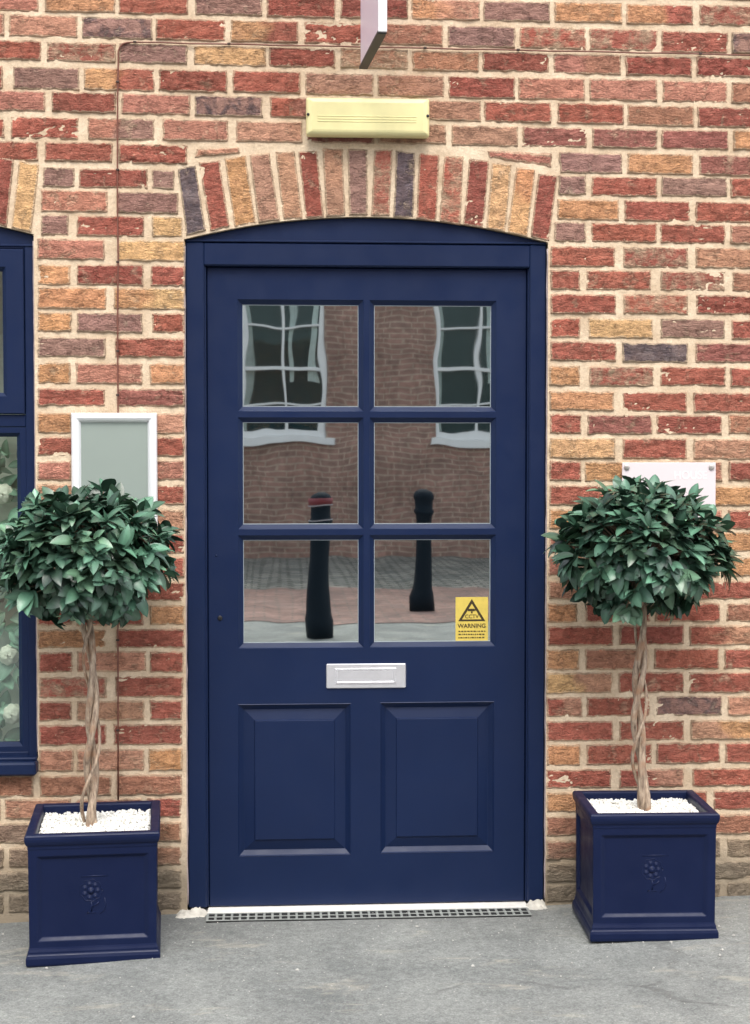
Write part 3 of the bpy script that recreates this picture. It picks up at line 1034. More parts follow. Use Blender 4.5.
# sealant beads between brick and frame
for (x, s) in ((DX0, 1), (DX1, -1)):
    pts, rad = [], []
    for i in range(90):
        z_ = 0.02 + (DZS - 0.04) * i / 89
        pts.append((x + s * (0.001 + 0.002 * noise.noise((z_ * 9, s, 0))), 0.010 + 0.004 * noise.noise((z_ * 14, 2, s)), z_))
        rad.append(0.0030 + 0.0022 * noise.noise((z_ * 22, s, 5)))
    se = MB(); se.tube(pts, rad, 6)
    se.build('sealant', M['sealant'], house)
pts = [(WX1 - 0.001 + 0.002 * noise.noise((i * .4, 3, 0)), 0.011, WZ0 + 0.02 + (WZS - WZ0 - 0.04) * i / 69) for i in range(70)]
se = MB(); se.tube(pts, 0.0035, 6)
se.build('sealant', M['sealant'], house)

# pale mortar lumps at the feet of the jambs
for (px, py, w, h, d) in ((192, 908, 0.105, 0.024, 0.062), (537, 905, 0.075, 0.026, 0.055)):
    c_ = P(px, py, -0.005)
    mb = MB()
    nu, nv = 18, 12
    vs_ = []
    for j in range(nv + 1):
        for i in range(nu + 1):
            u, v_ = i / nu * 2 - 1, j / nv
            e = max(0, 1 - abs(u) ** 3) * max(0, 1 - v_ ** 2.2)
            hgt = h * e * (0.75 + 0.6 * noise.noise((u * 3 + px, v_ * 3, 1))) + 0.006 * noise.noise((u * 8, v_ * 8, px))
            vs_.append((c_.x + u * w / 2 * (1 + 0.2 * noise.noise((v_ * 5, u * 2, px))), 0.012 - v_ * d, ground_z(c_.x, -0.02) - 0.006 + max(0, hgt)))
    fs = [(j * (nu + 1) + i, j * (nu + 1) + i + 1, (j + 1) * (nu + 1) + i + 1, (j + 1) * (nu + 1) + i) for j in range(nv) for i in range(nu)]
    mb.add(vs_, fs, smooth=True)
    mb.build('mortar_fillet', M['stone'], house)

# ------------------------------------------------------------------ window left of the door
wf = MB()
WY = 0.018
def wx(px): return P(px, 480, WY).x
def wz(py): return P(20, py, WY).z
ox0, ox1 = WX0 + 0.003, WX1 - 0.003
ztop = wz(246)
fw = wx(35) - wx(25.5)
fw2 = wx(35) - wx(17.5)
wf.box(ox1 - fw, ox1, WY, 0.10, wz(757), ztop, 0.003)
wf.box(ox0, ox0 + fw, WY, 0.10, wz(757), ztop, 0.003)
wf.box(ox0 + fw - .001, ox1 - fw + .001, WY + .002, 0.099, wz(427), wz(414.5), 0.003)
wf.box(ox0 + fw - .001, ox1 - fw + .001, WY + .002, 0.099, wz(757), wz(752), 0.002)
wf.box(ox0 + fw - .001, ox1 - fw + .001, WY + .002, 0.099, wz(249), ztop, 0.002)
wf.box(WC - .03, WC + .03, WY + .001, 0.098, wz(752), wz(249), 0.003)
# arched head board
for i in range(n):
    a = ox0 + (ox1 - ox0) * i / n; b_ = ox0 + (ox1 - ox0) * (i + 1) / n
    za, zb_ = max(ztop + .002, arc(a, WC, WHW, WZS, WRISE) - .003), max(ztop + .002, arc(b_, WC, WHW, WZS, WRISE) - .003)
    wf.quad((a, WY + .004, ztop + .001), (b_, WY + .004, ztop + .001), (b_, WY + .004, zb_), (a, WY + .004, za))
    wf.quad((a, WY + .004, za), (b_, WY + .004, zb_), (b_, 0.09, zb_), (a, 0.09, za))
wf.box(ox0, ox1, WY - .003, WY + .003, ztop - .002, ztop + .006, 0.002)
window = wf.build('window', M['navy'], house, fixn=False)
for (xa, xb) in ((ox0 + fw + .001, WC - .031), (WC + .031, ox1 - fw - .001)):
    sa = MB()
    za, zb_ = wz(414), wz(249.5)
    w_ = (wx(25) - wx(3.5)) - .012
    def rr(i_, y_, a=xa, b_=xb, c_=za, d=zb_): return (a + i_, b_ - i_, c_ + i_, d - i_, y_)
    sa.rings([rr(0, 0.06), rr(0, WY - .005), rr(.003, WY - .008), rr(w_, WY - .008), rr(w_ + .012, WY + .004), rr(w_ + .012, 0.05)], close=False)
    s_ = sa.build('casement', M['navy'], window, fixn=False)
    q = MB(); i_ = w_ + .011
    q.quad((xa + i_, WY + .012, za + i_), (xb - i_, WY + .012, za + i_), (xb - i_, WY + .012, zb_ - i_), (xa + i_, WY + .012, zb_ - i_))
    q.build('glass_pane', M['window_glass'], window, fixn=False)
    sa = MB()
    za, zb_ = wz(752), wz(427.5)
    w_ = fw2 - fw
    sa.rings([rr(-.001, WY + .004, c_=za, d=zb_), rr(w_ - .008, WY + .004, c_=za, d=zb_), rr(w_ + .004, WY + .018, c_=za, d=zb_), rr(w_ + .004, 0.05, c_=za, d=zb_)], close=False)
    sa.build('glazing_bead', M['navy'], window, fixn=False)
    q = MB(); i_ = w_ + .003
    q.quad((xa + i_, WY + .024, za + i_), (xb - i_, WY + .024, za + i_), (xb - i_, WY + .024, zb_ - i_), (xa + i_, WY + .024, zb_ - i_))
    q.build('glass_pane', M['window_glass'], window, fixn=False)
sl = MB()
sl.box(WX0 - .005, WX1 + .001, -0.045, 0.10, wz(772), wz(759), 0.006)
sl.box(WX0 + .002, WX1 - .002, -0.012, 0.10, wz(759.5), wz(756), 0.003)
sl.build('window_sill', M['navy'], window)

# ------------------------------------------------------------------ leaves
def leaf_shape(mb, base, d, up, L, W_, tintc, droop=0.25, fold=0.25):
    d = d.normalized()
    s = d.cross(up)
    if s.length < 1e-3:
        s = d.cross(Vector((1, 0.2, 0)))
    s.normalize()
    nrm = s.cross(d).normalized()
    segs = [(0.0, 0.06), (0.12, 0.52), (0.30, 0.92), (0.50, 1.0), (0.70, 0.84), (0.88, 0.46), (1.0, 0.0)]
    vs_, tint = [], []
    for (t, w) in segs:
        c_ = base + d * (L * t) - nrm * (droop * L * t * t)
        hw = W_ * 0.5 * w
        vs_ += [c_ - s * hw + nrm * (hw * fold), c_, c_ + s * hw + nrm * (hw * fold)]
        e = tuple(x * 0.92 for x in tintc)
        mrib = tuple(min(1, x * 1.55 + 0.01) for x in tintc)
        tint += [(*e, 1), (*mrib, 1), (*e, 1)]
    F = []
    for i in range(len(segs) - 1):
        o = i * 3
        F += [(o, o + 1, o + 4, o + 3), (o + 1, o + 2, o + 5, o + 4)]
    mb.add(vs_, F, 0, tint, smooth=True)


def leaf_tint(rnd, bright=1.0):
    k = rnd.uniform(0.75, 1.8) * bright
    base = rnd.choice([(0.028, 0.066, 0.043), (0.034, 0.078, 0.050), (0.042, 0.090, 0.060), (0.054, 0.104, 0.064)])
    return tuple(x * k for x in base)


def topiary(label, base, crown_c, rx, rz_, seed, lean):
    rnd = random.Random(seed)
    root = empty('topiary_tree', base)
    tag(root, label, 'tree', 'ball headed trees flanking the door')
    B = Vector(base)
    C = Vector(crown_c) - B
    H = C.z - rz_ * 0.72
    tr = MB()
    nst = 3
    for s in range(nst):
        pts, rad = [], []
        ph = s * 2 * math.pi / nst + seed
        m_ = 46
        for i in range(m_ + 1):
            t = i / m_
            z_ = -0.03 + (H + 0.03) * t
            a = ph + t * 10.5
            amp = 0.0118 + 0.003 * math.sin(t * 9 + seed + s)
            if s == 2:
                amp *= 1.75
            cx = C.x * t + lean * math.sin(t * 3.0) + 0.006 * math.sin(t * 7 + seed)
            pts.append((cx + amp * math.cos(a), C.y * t + amp * math.sin(a), z_))
            rad.append((0.0100, 0.0088, 0.0045)[s] * (1.25 - 0.35 * t) * (1 + 0.10 * noise.noise((t * 14, s, seed))))
        tr.tube(pts, rad, 9)
    tr.build('trunk', M['bark'], root)
    # limbs spreading into the crown
    lb = MB()
    tip = Vector((C.x, C.y, H - 0.03))
    ends = []
    for i in range(13):
        a = i * 2.4 + seed
        el = rnd.uniform(0.15, 1.25)
        e = Vector((math.cos(a) * math.cos(el) * rx * 0.7, math.sin(a) * math.cos(el) * rx * 0.7, C.z - tip.z - rz_ * 0.2 + math.sin(el) * rz_ * 0.75))
        pts = []
        for k_ in range(7):
            t = k_ / 6
            p = tip + Vector((e.x * t ** 1.4, e.y * t ** 1.4, e.z * t)) + Vector((rnd.uniform(-.006, .006), rnd.uniform(-.006, .006), 0)) * (0 if k_ == 0 else 1)
            pts.append(p)
        lb.tube(pts, [0.0085 * (1 - 0.72 * k_ / 6) for k_ in range(7)], 7)
        ends.append(pts)
    # foliage: whorls of leaves at twig ends
    fo = MB()
    spots = []
    tries = 0
    while len(spots) < 270 and tries < 14000:
        tries += 1
        d = Vector((rnd.gauss(0, 1), rnd.gauss(0, 1), rnd.gauss(0, 1))).normalized()
        r = rnd.uniform(0.62, 0.95)
        if d.z < -0.35 and rnd.random() < 0.35:
            continue
        lump = 1 + 0.13 * noise.noise(d * 2.1 + Vector((seed, 0, 0)))
        p = Vector((d.x * rx, d.y * rx, d.z * rz_)) * r * lump
        if p.z < -0.35 * rz_ and math.hypot(p.x, p.y) < 0.36 * rx and p.y < 0.02:
            continue
        if all((p - q).length > 0.031 for q, _ in spots):
            spots.append((p, d))
    for p, d in spots:
        w = C + p
        tw = (d + Vector((0, 0, 0.35)) + Vector((rnd.uniform(-.4, .4), rnd.uniform(-.4, .4), rnd.uniform(-.4, .3)))).normalized()
        if d.z < -0.2:
            tw = (d + Vector((rnd.uniform(-.4, .4), rnd.uniform(-.4, .4), rnd.uniform(-.2, .5)))).normalized()
        inner = C + Vector((p.x * 0.35, p.y * 0.35, p.z * 0.35 - 0.02))
        lb.tube([inner, (inner + w) / 2 + Vector((0, 0, -.006)), w], [0.0028, 0.0022, 0.0016], 5)
        ax = tw.cross(Vector((0.3, 0.5, 0.8))).normalized()
        ay = tw.cross(ax)
        nl = rnd.randint(6, 9)
        t0 = leaf_tint(rnd)
        for i in range(nl):
            a = 2 * math.pi * i / nl + rnd.uniform(-.35, .35)
            spread = rnd.uniform(0.55, 1.5) if i < nl - 2 else rnd.uniform(0.1, 0.5)
            ld = tw + (ax * math.cos(a) + ay * math.sin(a)) * spread
            ld = ld.normalized() + Vector((0, 0, -0.12))
            L = rnd.uniform(0.040, 0.074)
            k_ = rnd.choice([0.6, 0.8, 1.0, 1.2, 1.5, 1.8])
            leaf_shape(fo, w - tw * rnd.uniform(0, .02), ld, tw + Vector((0, 0, 0.5)), L, L * rnd.uniform(0.44, 0.60),
                       tuple(x * k_ for x in t0), rnd.uniform(0.1, 0.55), rnd.uniform(0.05, 0.5))
    lb.build('branches', M['bark'], root)
    fo.build('crown', M['leaf'], root, attrs=True, fixn=False)
    return root


# ------------------------------------------------------------------ planters
def planter(label, px, front_y, py_bottom, W_, D_, H_, rz, tilt, seed):
    c0 = P(px, py_bottom, front_y)
    cy = front_y + D_ / 2
    gz = ground_z(c0.x, front_y)
    root = empty('square_planter', (c0.x, cy, gz + 0.001), rz)
    root.rotation_euler = (tilt, 0, rz)
    root.scale = (1, D_ / W_, 1)
    tag(root, label, 'planter', 'navy planters flanking the door')
    h = W_ / 2
    bd = MB()
    # square mouldings: (half width, height)
    prof = [(h * .99, 0), (h * .995, .004), (h * 1.0, .008), (h * 1.0, .022), (h * .985, .030), (h * .968, .034), (h * .968, .040), (h * .955, .047),
            (h * .948, .052)]
    upper = [(h * .955, H_ - .045), (h * .962, H_ - .040), (h * .962, H_ - .034), (h * .985, H_ - .028), (h * 1.0, H_ - .020), (h * 1.005, H_ - .012),
             (h * 1.0, H_ - .005), (h * .985, H_ - .0005), (h * .97, H_), (h * .87, H_), (h * .855, H_ - .004), (h * .85, H_ - .012), (h * .84, H_ - .09)]
    def sq(pr):
        vs_, F = [], []
        for (w, z_) in pr:
            vs_ += [(-w, -w, z_), (w, -w, z_), (w, w, z_), (-w, w, z_)]
        for i in range(len(pr) - 1):
            for k_ in range(4):
                a, c_ = i * 4 + k_, i * 4 + (k_ + 1) % 4
                F.append((a, c_, c_ + 4, a + 4))
        bd.add(vs_, F)
    sq(prof)
    sq([upper[0]] + upper[1:])
    bd.add([(-h * .84, -h * .84, H_ - .09), (h * .84, -h * .84, H_ - .09), (h * .84, h * .84, H_ - .09), (-h * .84, h * .84, H_ - .09)], [(0, 1, 2, 3)])
    bd.add([(-h * .99, -h * .99, 0), (h * .99, -h * .99, 0), (h * .99, h * .99, 0), (-h * .99, h * .99, 0)], [(3, 2, 1, 0)])
    # four sides, each with a sunk panel
    z0, z1 = .052, H_ - .045
    w0, w1 = h * .948, h * .955
    def side(k_):
        rings_ = [(0, 0), (.022, 0), (.025, .001), (.036, .0085)]
        pts = []
        for (ins, dep) in rings_:
            for (sx, zz) in ((-1, z0 + ins * .75), (1, z0 + ins * .75), (1, z1 - ins * .75), (-1, z1 - ins * .75)):
                t = (zz - z0) / (z1 - z0)
                w = w0 + (w1 - w0) * t
                pts.append(Vector((sx * (w - ins), -(w - dep), zz)))
        rot = Matrix.Rotation(k_ * math.pi / 2, 3, 'Z')
        pts = [rot @ p for p in pts]
        F = []
        for i in range(len(rings_) - 1):
            for q in range(4):
                a, c_ = i * 4 + q, i * 4 + (q + 1) % 4
                F.append((a, c_, c_ + 4, a + 4))
        o = (len(rings_) - 1) * 4
        F.append((o, o + 1, o + 2, o + 3))
        bd.add(pts, F)
    for k_ in range(4):
        side(k_)
    o = bd.build('pot', M['resin'], root)
    import bmesh
    b2 = bmesh.new(); b2.from_mesh(o.data)
    bmesh.ops.remove_doubles(b2, verts=b2.verts, dist=1e-5)
    bmesh.ops.recalc_face_normals(b2, faces=b2.faces)
    b2.to_mesh(o.data); b2.free()
    bv = o.modifiers.new('soft', 'BEVEL'); bv.width = 0.0022; bv.segments = 2; bv.limit_method = 'ANGLE'; bv.angle_limit = R(25)
    # moulded rose badge with its shield line
    em = MB()
    yb = -(w0 - .0085) - 0.0022
    cx, cz = 0.006, H_ * 0.555
    em.tube([(cx - .040, yb + .002, H_ * .665), (cx + .036, yb + .002, H_ * .667)], 0.0022, 6)
    for i in range(7):
        a = i / 7 * 2 * math.pi
        em.lathe([(.0, -.004), (.006, -.0034), (.0095, -.001), (.0105, .003)][::-1], (cx - .012 + .019 * math.cos(a), yb + .004, cz + .020 * math.sin(a)), 12, axis='Y')
    em.tube([(cx - .012 + (.031 + .002 * math.cos(q * 9 * math.pi / 20)) * math.cos(q * math.pi / 20), yb + .003, cz + (.031 + .002 * math.cos(q * 9 * math.pi / 20)) * math.sin(q * math.pi / 20)) for q in range(41)], .0024, 6)
    em.lathe([(.0, -.006), (.006, -.005), (.010, -.002), (.011, .003)][::-1], (cx - .012, yb + .002, cz), 14, axis='Y')
    em.tube([(cx - .012, yb + .002, cz - .032), (cx - .009, yb + .002, cz - .046), (cx - .011, yb + .002, cz - .060)], 0.0024, 6)
    em.tube([(cx - .009, yb + .002, cz - .046), (cx + .004, yb + .002, cz - .040), (cx + .010, yb + .002, cz - .034)], 0.0026, 6)
    em.tube([(cx - .011, yb + .002, cz - .060), (cx - .024, yb + .002, cz - .064), (cx + .002, yb + .002, cz - .063)], 0.0022, 6)
    em.tube([(cx + .026, yb + .002, cz - .022), (cx + .030, yb + .002, cz - .040), (cx + .024, yb + .002, cz - .058), (cx + .012, yb + .002, cz - .068)], [.0016, .0024, .0024, .001], 6)
    em.build('rose_emblem', M['resin'], root)
    bpy.context.view_layer.update()
    # chippings on top
    rnd = random.Random(seed)
    gv = MB()
    hin = h * .85
    gz2 = H_ - .016
    gv.add([(-hin, -hin, gz2 - .014), (hin, -hin, gz2 - .014), (hin, hin, gz2 - .014), (-hin, hin, gz2 - .014)], [(0, 1, 2, 3)])
    for i in range(1900):
        x, y = rnd.uniform(-hin * .97, hin * .97), rnd.uniform(-hin * .97, hin * .97)
        zc = gz2 - .009 + rnd.uniform(-.002, .003) + .004 * noise.noise((x * 18, y * 18, seed))
        s = rnd.uniform(.0032, .0062)
        rot = Matrix.Rotation(rnd.uniform(0, 6.28), 3, Vector((rnd.gauss(0, 1), rnd.gauss(0, 1), rnd.gauss(0, 1))).normalized())
        pts = [(1, 0, 0), (-1, 0, 0), (0, 1, 0), (0, -1, 0), (0, 0, 1), (0, 0, -1), (.7, .7, .5), (-.7, -.6, .6), (.6, -.7, -.5), (-.6, .7, -.6)]
        vv = [rot @ (Vector(p) * s * rnd.uniform(.75, 1.15)) + Vector((x, y, zc)) for p in pts]
        bm2 = bmesh.new()
        for p in vv: bm2.verts.new(p)
        r_ = bmesh.ops.convex_hull(bm2, input=bm2.verts)
        bm2.verts.ensure_lookup_table(); bm2.verts.index_update()
        gv.add([v_.co.copy() for v_ in bm2.verts], [tuple(v_.index for v_ in f.verts) for f in bm2.faces])
        bm2.free()
    go = gv.build('white_chippings', M['gravel'], None, fixn=False)
    go.matrix_world = root.matrix_world.copy()
    return root, go, gz2


pl, gvl, gh = planter('navy square planter left of the door, below the blank grey notice board', 88.5, -0.42, 962, 0.376, 0.37, 0.376, R(4.2), R(1.2), 11)
tag(gvl, 'white stone chippings filling the left navy planter', 'chippings', kind='stuff')
pr, gvr, gh = planter('navy square planter right of the door, below the white plaque', 656, -0.395, 937, 0.378, 0.32, 0.374, R(-1.5), 0.0, 23)
tag(gvr, 'white stone chippings filling the right navy planter', 'chippings', kind='stuff')
bpy.context.view_layer.update()

for (root, pxc, pyc, rpx, rpz, px0, lab, sd2, lean) in (
        (pl, 88, 555, 87, 69, 92, 'ball headed leafy tree with twisted pale trunk left of the door, overlapping the window', 4, 0.004),
        (pr, 641.5, 549, 85, 65, 646, 'ball headed leafy tree with twisted pale trunk right of the door, covering the white plaque', 15, -0.012)):
    cy = root.matrix_world.translation.y
    gz = root.matrix_world.translation.z
    bx = P(px0, 815, cy).x
    cc = P(pxc, pyc, cy)
    sc_ = (P(pxc + 100, pyc, cy) - cc).length / 100
    topiary(lab, (bx, cy, gz + gh - .012), cc, rpx * sc_, rpz * sc_, sd2, lean)

# ------------------------------------------------------------------ display behind the left window
ro = empty('flower_display', (WX1 - 0.16, 0.20, WZ0 - 0.02))
tag(ro, 'cream roses and pale green foliage standing behind the window glass', 'flowers')
rnd = random.Random(31)
fo = MB()
for i in range(300):
    x, y, z_ = rnd.uniform(-.30, .125), rnd.uniform(-.10, .06), rnd.uniform(.0, 1.02)
    d = Vector((rnd.uniform(-1, 1), rnd.uniform(-1, .2), rnd.uniform(-.2, 1)))
    k_ = rnd.uniform(1.5, 6.5)
    L = rnd.uniform(.05, .10)
    leaf_shape(fo, Vector((x, y, z_)), d, Vector((rnd.uniform(-.5, .5), -1, .5)), L, L * .5, (0.055 * k_, 0.095 * k_, 0.065 * k_), .2, .25)
fo.build('foliage', M['leaf'], ro, attrs=True, fixn=False)
for (px, py) in ((4, 494), (9, 655), (13, 714), (-20, 700), (-40, 600)):
    c_ = P(px, py, 0.11)
    fl = MB()
    lc = c_ - Vector(ro.location)
    nu, nv = 28, 14
    vs_ = []
    for j in range(nv + 1):
        th_ = math.pi * (0.02 + 0.80 * j / nv)
        for i in range(nu):
            a = 2 * math.pi * i / nu
            sw = math.sin(a * 3 + th_ * 5.5) * 0.10 + math.sin(a * 5 - th_ * 9 + px) * 0.06
            r_ = 0.030 * (1 + sw * (0.4 + th_ * 0.4))
            vs_.append(lc + Vector((r_ * math.sin(th_) * math.cos(a), -r_ * math.cos(th_) * 0.8, r_ * math.sin(th_) * math.sin(a))))
    fs = [(j * nu + i, j * nu + (i + 1) % nu, (j + 1) * nu + (i + 1) % nu, (j + 1) * nu + i) for j in range(nv) for i in range(nu)]
    fs.append(tuple(range(nu)))
    fl.add(vs_, fs, smooth=True)
    fl.build('rose', M['petal'], ro, fixn=False)

# ------------------------------------------------------------------ things on the wall
# bulkhead lamp
x0, x1 = P(306, 117, -.03).x, P(429, 117, -.03).x
zt, zb_ = P(367, 98, -.045).z, P(367, 136, -.045).z
lamp = empty('bulkhead_lamp', ((x0 + x1) / 2, 0, (zt + zb_) / 2))
tag(lamp, 'cream yellow plastic bulkhead lamp above the door arch, unlit', 'wall lamp')
w, h = (x1 - x0) / 2, (zt - zb_) / 2
mb = MB()
mb.box(-w + .003, w - .003, -.022, -.0015, -h + .002, h - .003, .004)
mb.build('lamp_base', M['lamp_base'], lamp)
mb = MB()
rs = []
for (ins, y) in ((0, -.020), (0, -.040), (.0015, -.046), (.005, -.051), (.010, -.0545), (.016, -.056)):
    rs.append((-w + ins * 1.3, w - ins * 1.3, -h + ins, h - ins, y))
mb.rings(rs)
for zz in (-.018, -.010, -.002):
    mb.box(-w + .035, w - .04, -.0572, -.055, zz, zz + .003, .0008)
o = mb.build('lamp_cover', M['lamp_cream'], lamp)
bv = o.modifiers.new('soft', 'BEVEL'); bv.width = .006; bv.segments = 3; bv.angle_limit = R(50)
for s in (-1, 1):
    mb = MB()
    mb.lathe([(.0045, 0), (.0045, -.003), (.003, -.004)], (s * (w - .006), -.0505, .004), 12, axis='Y')
    mb.build('screw', M['black'], lamp)

# poster frame
x0, x1 = P(72, 470).x, P(157.5, 470).x
zt, zb_ = P(114, 413).z, P(114, 526).z
nb = empty('notice_board', ((x0 + x1) / 2, 0, (zt + zb_) / 2))
tag(nb, 'white framed blank grey notice board on the brick pier behind the left tree', 'notice board')
w, h = (x1 - x0) / 2, (zt - zb_) / 2
mb = MB()
fwid = .029
pr_ = [(0, -.002), (0, -.012), (.003, -.018), (.009, -.022), (.016, -.022), (.023, -.018), (.027, -.012), (.029, -.008)]
mb.rings([(-w + i_, w - i_, -h + i_, h - i_, y_) for i_, y_ in pr_], close=False)
mb.build('board_frame', M['white_frame'], nb, fixn=False)
mb = MB()
mb.box(-w + .026, w - .026, -.008, -.003, -h + .026, h - .026)
mb.build('back_panel', M['board_grey'], nb)

# white plaque
x0, x1 = P(622, 490, -.02).x, P(715.5, 490, -.02).x
zt, zb_ = P(668, 462.5, -.02).z, P(668, 518, -.02).z
pq = empty('house_plaque', ((x0 + x1) / 2, 0, (zt + zb_) / 2))
tag(pq, 'white plaque with pale lettering on four metal studs behind the right tree', 'sign')
w, h = (x1 - x0) / 2, (zt - zb_) / 2
mb = MB()
mb.box(-w, w, -.022, -.017, -h, h, .0012)
mb.build('plaque_panel', M['plaque'], pq)
for sx in (-1, 1):
    for sz in (-1, 1):
        mb = MB()
        mb.lathe([(.007, .0155), (.007, -.0005), (.009, -.0005), (.009, -.004), (.007, -.0052)], (sx * (w - .014), -.022, sz * (h - .014)), 16, axis='Y')
        mb.build('stud', M['standoff'], pq)
tx = P(690.5, 475.5, -.022)
text_mesh('HOUSE', .036, (tx.x - pq.location.x, -.0222, tx.z - pq.location.z), 'lettering', M['plaque_text'], pq, .0004, sx=0.92)

# projecting sign above
far = P(363, 68, -0.06)
near_y = -0.46
zbot = far.z
d_ = FWD * FPX
# near bottom corner lies at the same height as the far one
tn = (zbot - EYE.z) / ((FWD * FPX + RIGHT * (382 - 375) - UP * (32 - 512)).z)
near = EYE + (FWD * FPX + RIGHT * (382 - 375) - UP * (32 - 512)) * tn
dv = Vector((near.x - far.x, near.y - far.y, 0))
ln = dv.length
ang = math.atan2(dv.y, dv.x)
sg = empty('projecting_sign', (far.x, far.y, zbot), ang)
tag(sg, 'white projecting sign board seen edge on above the lamp, cut off by the top', 'sign')
mb = MB()
mb.box(0.004, ln - .004, -.008, .012, 0.006, 0.62, .0015)
mb.build('sign_panel', M['sign_face'], sg)
mb = MB()
mb.box(ln - .0035, ln + .004, -.011, .014, 0.0, .62, .0015)
mb.build('edge_strip', M['sign_edge'], sg)
mb = MB()
mb.box(0, ln - .004, -.012, .014, -.004, .0055, .0015)
mb.build('bottom_trim', M['sign_trim'], sg)
mb = MB()
mb.tube([(-.058 / max(.2, abs(math.sin(ang))), .002, .55), (ln * .9, .002, .64)], .010, 10)
mb.tube([(-.058 / max(.2, abs(math.sin(ang))), .002, .62), (.02, .002, .62)], .012, 10)
mb.build('bracket', M['sign_trim'], sg)

# brown cable along the wall
cb = MB()
pts = []
for py in (800, 700, 600, 527, 450, 411, 380, 320, 260, 200, 150, 100, 70, 58):
    p = P(117.8 + 0.5 * math.sin(py), py, -.004)
    pts.append(Vector((p.x, -.004, p.z)))
pts2 = []
for (px, py) in ((118.2, 52), (119.6, 47.5), (122.5, 44), (127, 42.6), (133, 42.2)):
    pts2.append(P(px, py, -.0045))
for px in range(160, 760, 30):
    pts2.append(P(px, 42.2 + (px - 133) * (55 - 42.2) / 617 + 0.35 * math.sin(px * .7), -.0045))
allp = [p for p in pts if True] + pts2 + [Vector((3.35, -.0045, pts2[-1].z - .005))]
cb.tube(allp, .0024, 8)
cable = cb.build('wall_cable', M['cable'])
tag(cable, 'thin brown cable clipped along the bricks above the lamp and down beside the board', 'cable')
clips = [(117.8, y) for y in (82, 170, 262, 351, 395, 640, 730)] + [(x, 42.2 + (x - 133) * 12.8 / 617) for x in (135, 229, 425, 518, 700)]
for (px, py) in clips:
    p = P(px, py)
    mb = MB()
    mb.box(p.x - .005, p.x + .005, -.008, .001, p.z - .003, p.z + .003, .0012)
    mb.build('cable_clip', M['clip'], cable)

# warning sticker on the lower right pane
SY = LEAF_Y + .0168
def sp_(px, py): return P(px, py, SY)
a, c_ = sp_(455.5, 641), sp_(488, 597)
st = empty('warning_sticker', ((a.x + c_.x) / 2, SY, (a.z + c_.z) / 2))
tag(st, 'yellow CCTV warning sticker in the corner of the lower right door pane', 'sticker')
w, h = (c_.x - a.x) / 2, (c_.z - a.z) / 2
mb = MB()
mb.box(-w, w, -.0006, .0006, -h, h)
mb.build('sticker_sheet', M['yellow'], st)
mb = MB()
T = [(-w * .84, -h * .10), (w * .84, -h * .10), (0, h * .92)]
Ti = [(-w * .60, -h * .015), (w * .60, -h * .015), (0, h * .70)]
vs_ = [(x, -.0010, z_) for x, z_ in T + Ti]
mb.add(vs_, [(0, 1, 4, 3), (1, 2, 5, 4), (2, 0, 3, 5)])
mb.box(-w * .24, w * .16, -.0012, -.0007, h * .36, h * .47)
mb.box(w * .16, w * .24, -.0012, -.0007, h * .38, h * .45)
mb.box(-w * .05, w * .05, -.0012, -.0007, h * .26, h * .35)
mb.build('camera_symbol', M['ink'], st, fixn=False)
text_mesh('CCTV', h * .24, (0, -.0008, h * .11), 'lettering', M['ink'], st, .0003, bold=.0002)
text_mesh('WARNING', h * .27, (0, -.0008, -h * .32), 'lettering', M['ink'], st, .0003, bold=.0004, sx=0.98)
mb = MB()
rnd = random.Random(5)
for zz in (-.56, -.70, -.85):
    x = -w * .82
    while x < w * .8:
        l = rnd.uniform(.05, .16) * w
        mb.box(x, min(x + l, w * .84), -.0011, -.0007, h * zz - h * .028, h * zz + h * .028)
        x += l + w * .05
mb.build('small_print', M['ink'], st)

# ------------------------------------------------------------------ drain grate at the threshold
x0, x1 = P(208, 910, -.03).x, P(527, 906, -.03).x
dr = empty('drain_grate', ((x0 + x1) / 2, -.064, 0.0))
tag(dr, 'narrow metal drain grate along the foot of the door', 'drain')
w = (x1 - x0) / 2
sl_ = .016
gzl = 0.0005
mb = MB()
bars = MB()
for y in (-.036, -.0015, .033):
    bars.box(-w, w, y, y + .0034, gzl - .002, gzl + .001, .0006)
nb_ = 40
for i in range(nb_ + 1):
    x = -w + 2 * w * i / nb_
    bars.box(x - .0036, x + .0036, -.0355, .0360, gzl - .0022, gzl + .0006, .0005)
bars.build('grating', M['galv'], dr)
mb = MB()
mb.box(-w - .002, w + .002, -.0375, .0375, gzl - .03, gzl - .0032)  # solid dark block painting the shade of the hollow under the bars
mb.build('channel_shade', M['dark'], dr)

# loose grit on the asphalt
rnd = random.Random(77)
gr = MB()
for i in range(620):
    x = rnd.uniform(-1.5, 1.5)
    y = -abs(rnd.gauss(0, .35)) - .03 if rnd.random() < .5 else rnd.uniform(-1.4, -.05)
    s = rnd.uniform(.0012, .0032) if rnd.random() < .93 else rnd.uniform(.004, .0075)
    z_ = ground_z(x, y) + s * .3
    pts = [(1, 0, 0), (-1, 0, 0), (0, 1, 0), (0, -1, 0), (0, 0, .7), (0, 0, -.7)]
    a = rnd.uniform(0, 6.28)
    vv = []
    for p in pts:
        q = Vector(p) * s * rnd.uniform(.7, 1.3)
        vv.append((x + q.x * math.cos(a) - q.y * math.sin(a), y + q.x * math.sin(a) + q.y * math.cos(a), z_ + q.z))
    gr.add(vv, [(0, 2, 4), (2, 1, 4), (1, 3, 4), (3, 0, 4), (2, 0, 5), (1, 2, 5), (3, 1, 5), (0, 3, 5)])
tag(gr.build('loose_grit', M['grit']), 'pale grit scattered over the asphalt by the door', 'grit', kind='stuff')

# ------------------------------------------------------------------ across the street (seen mirrored in the door glass)
def mirror(px, py, dist):
    p = P(px, py, dist)
    return p.x, p.z


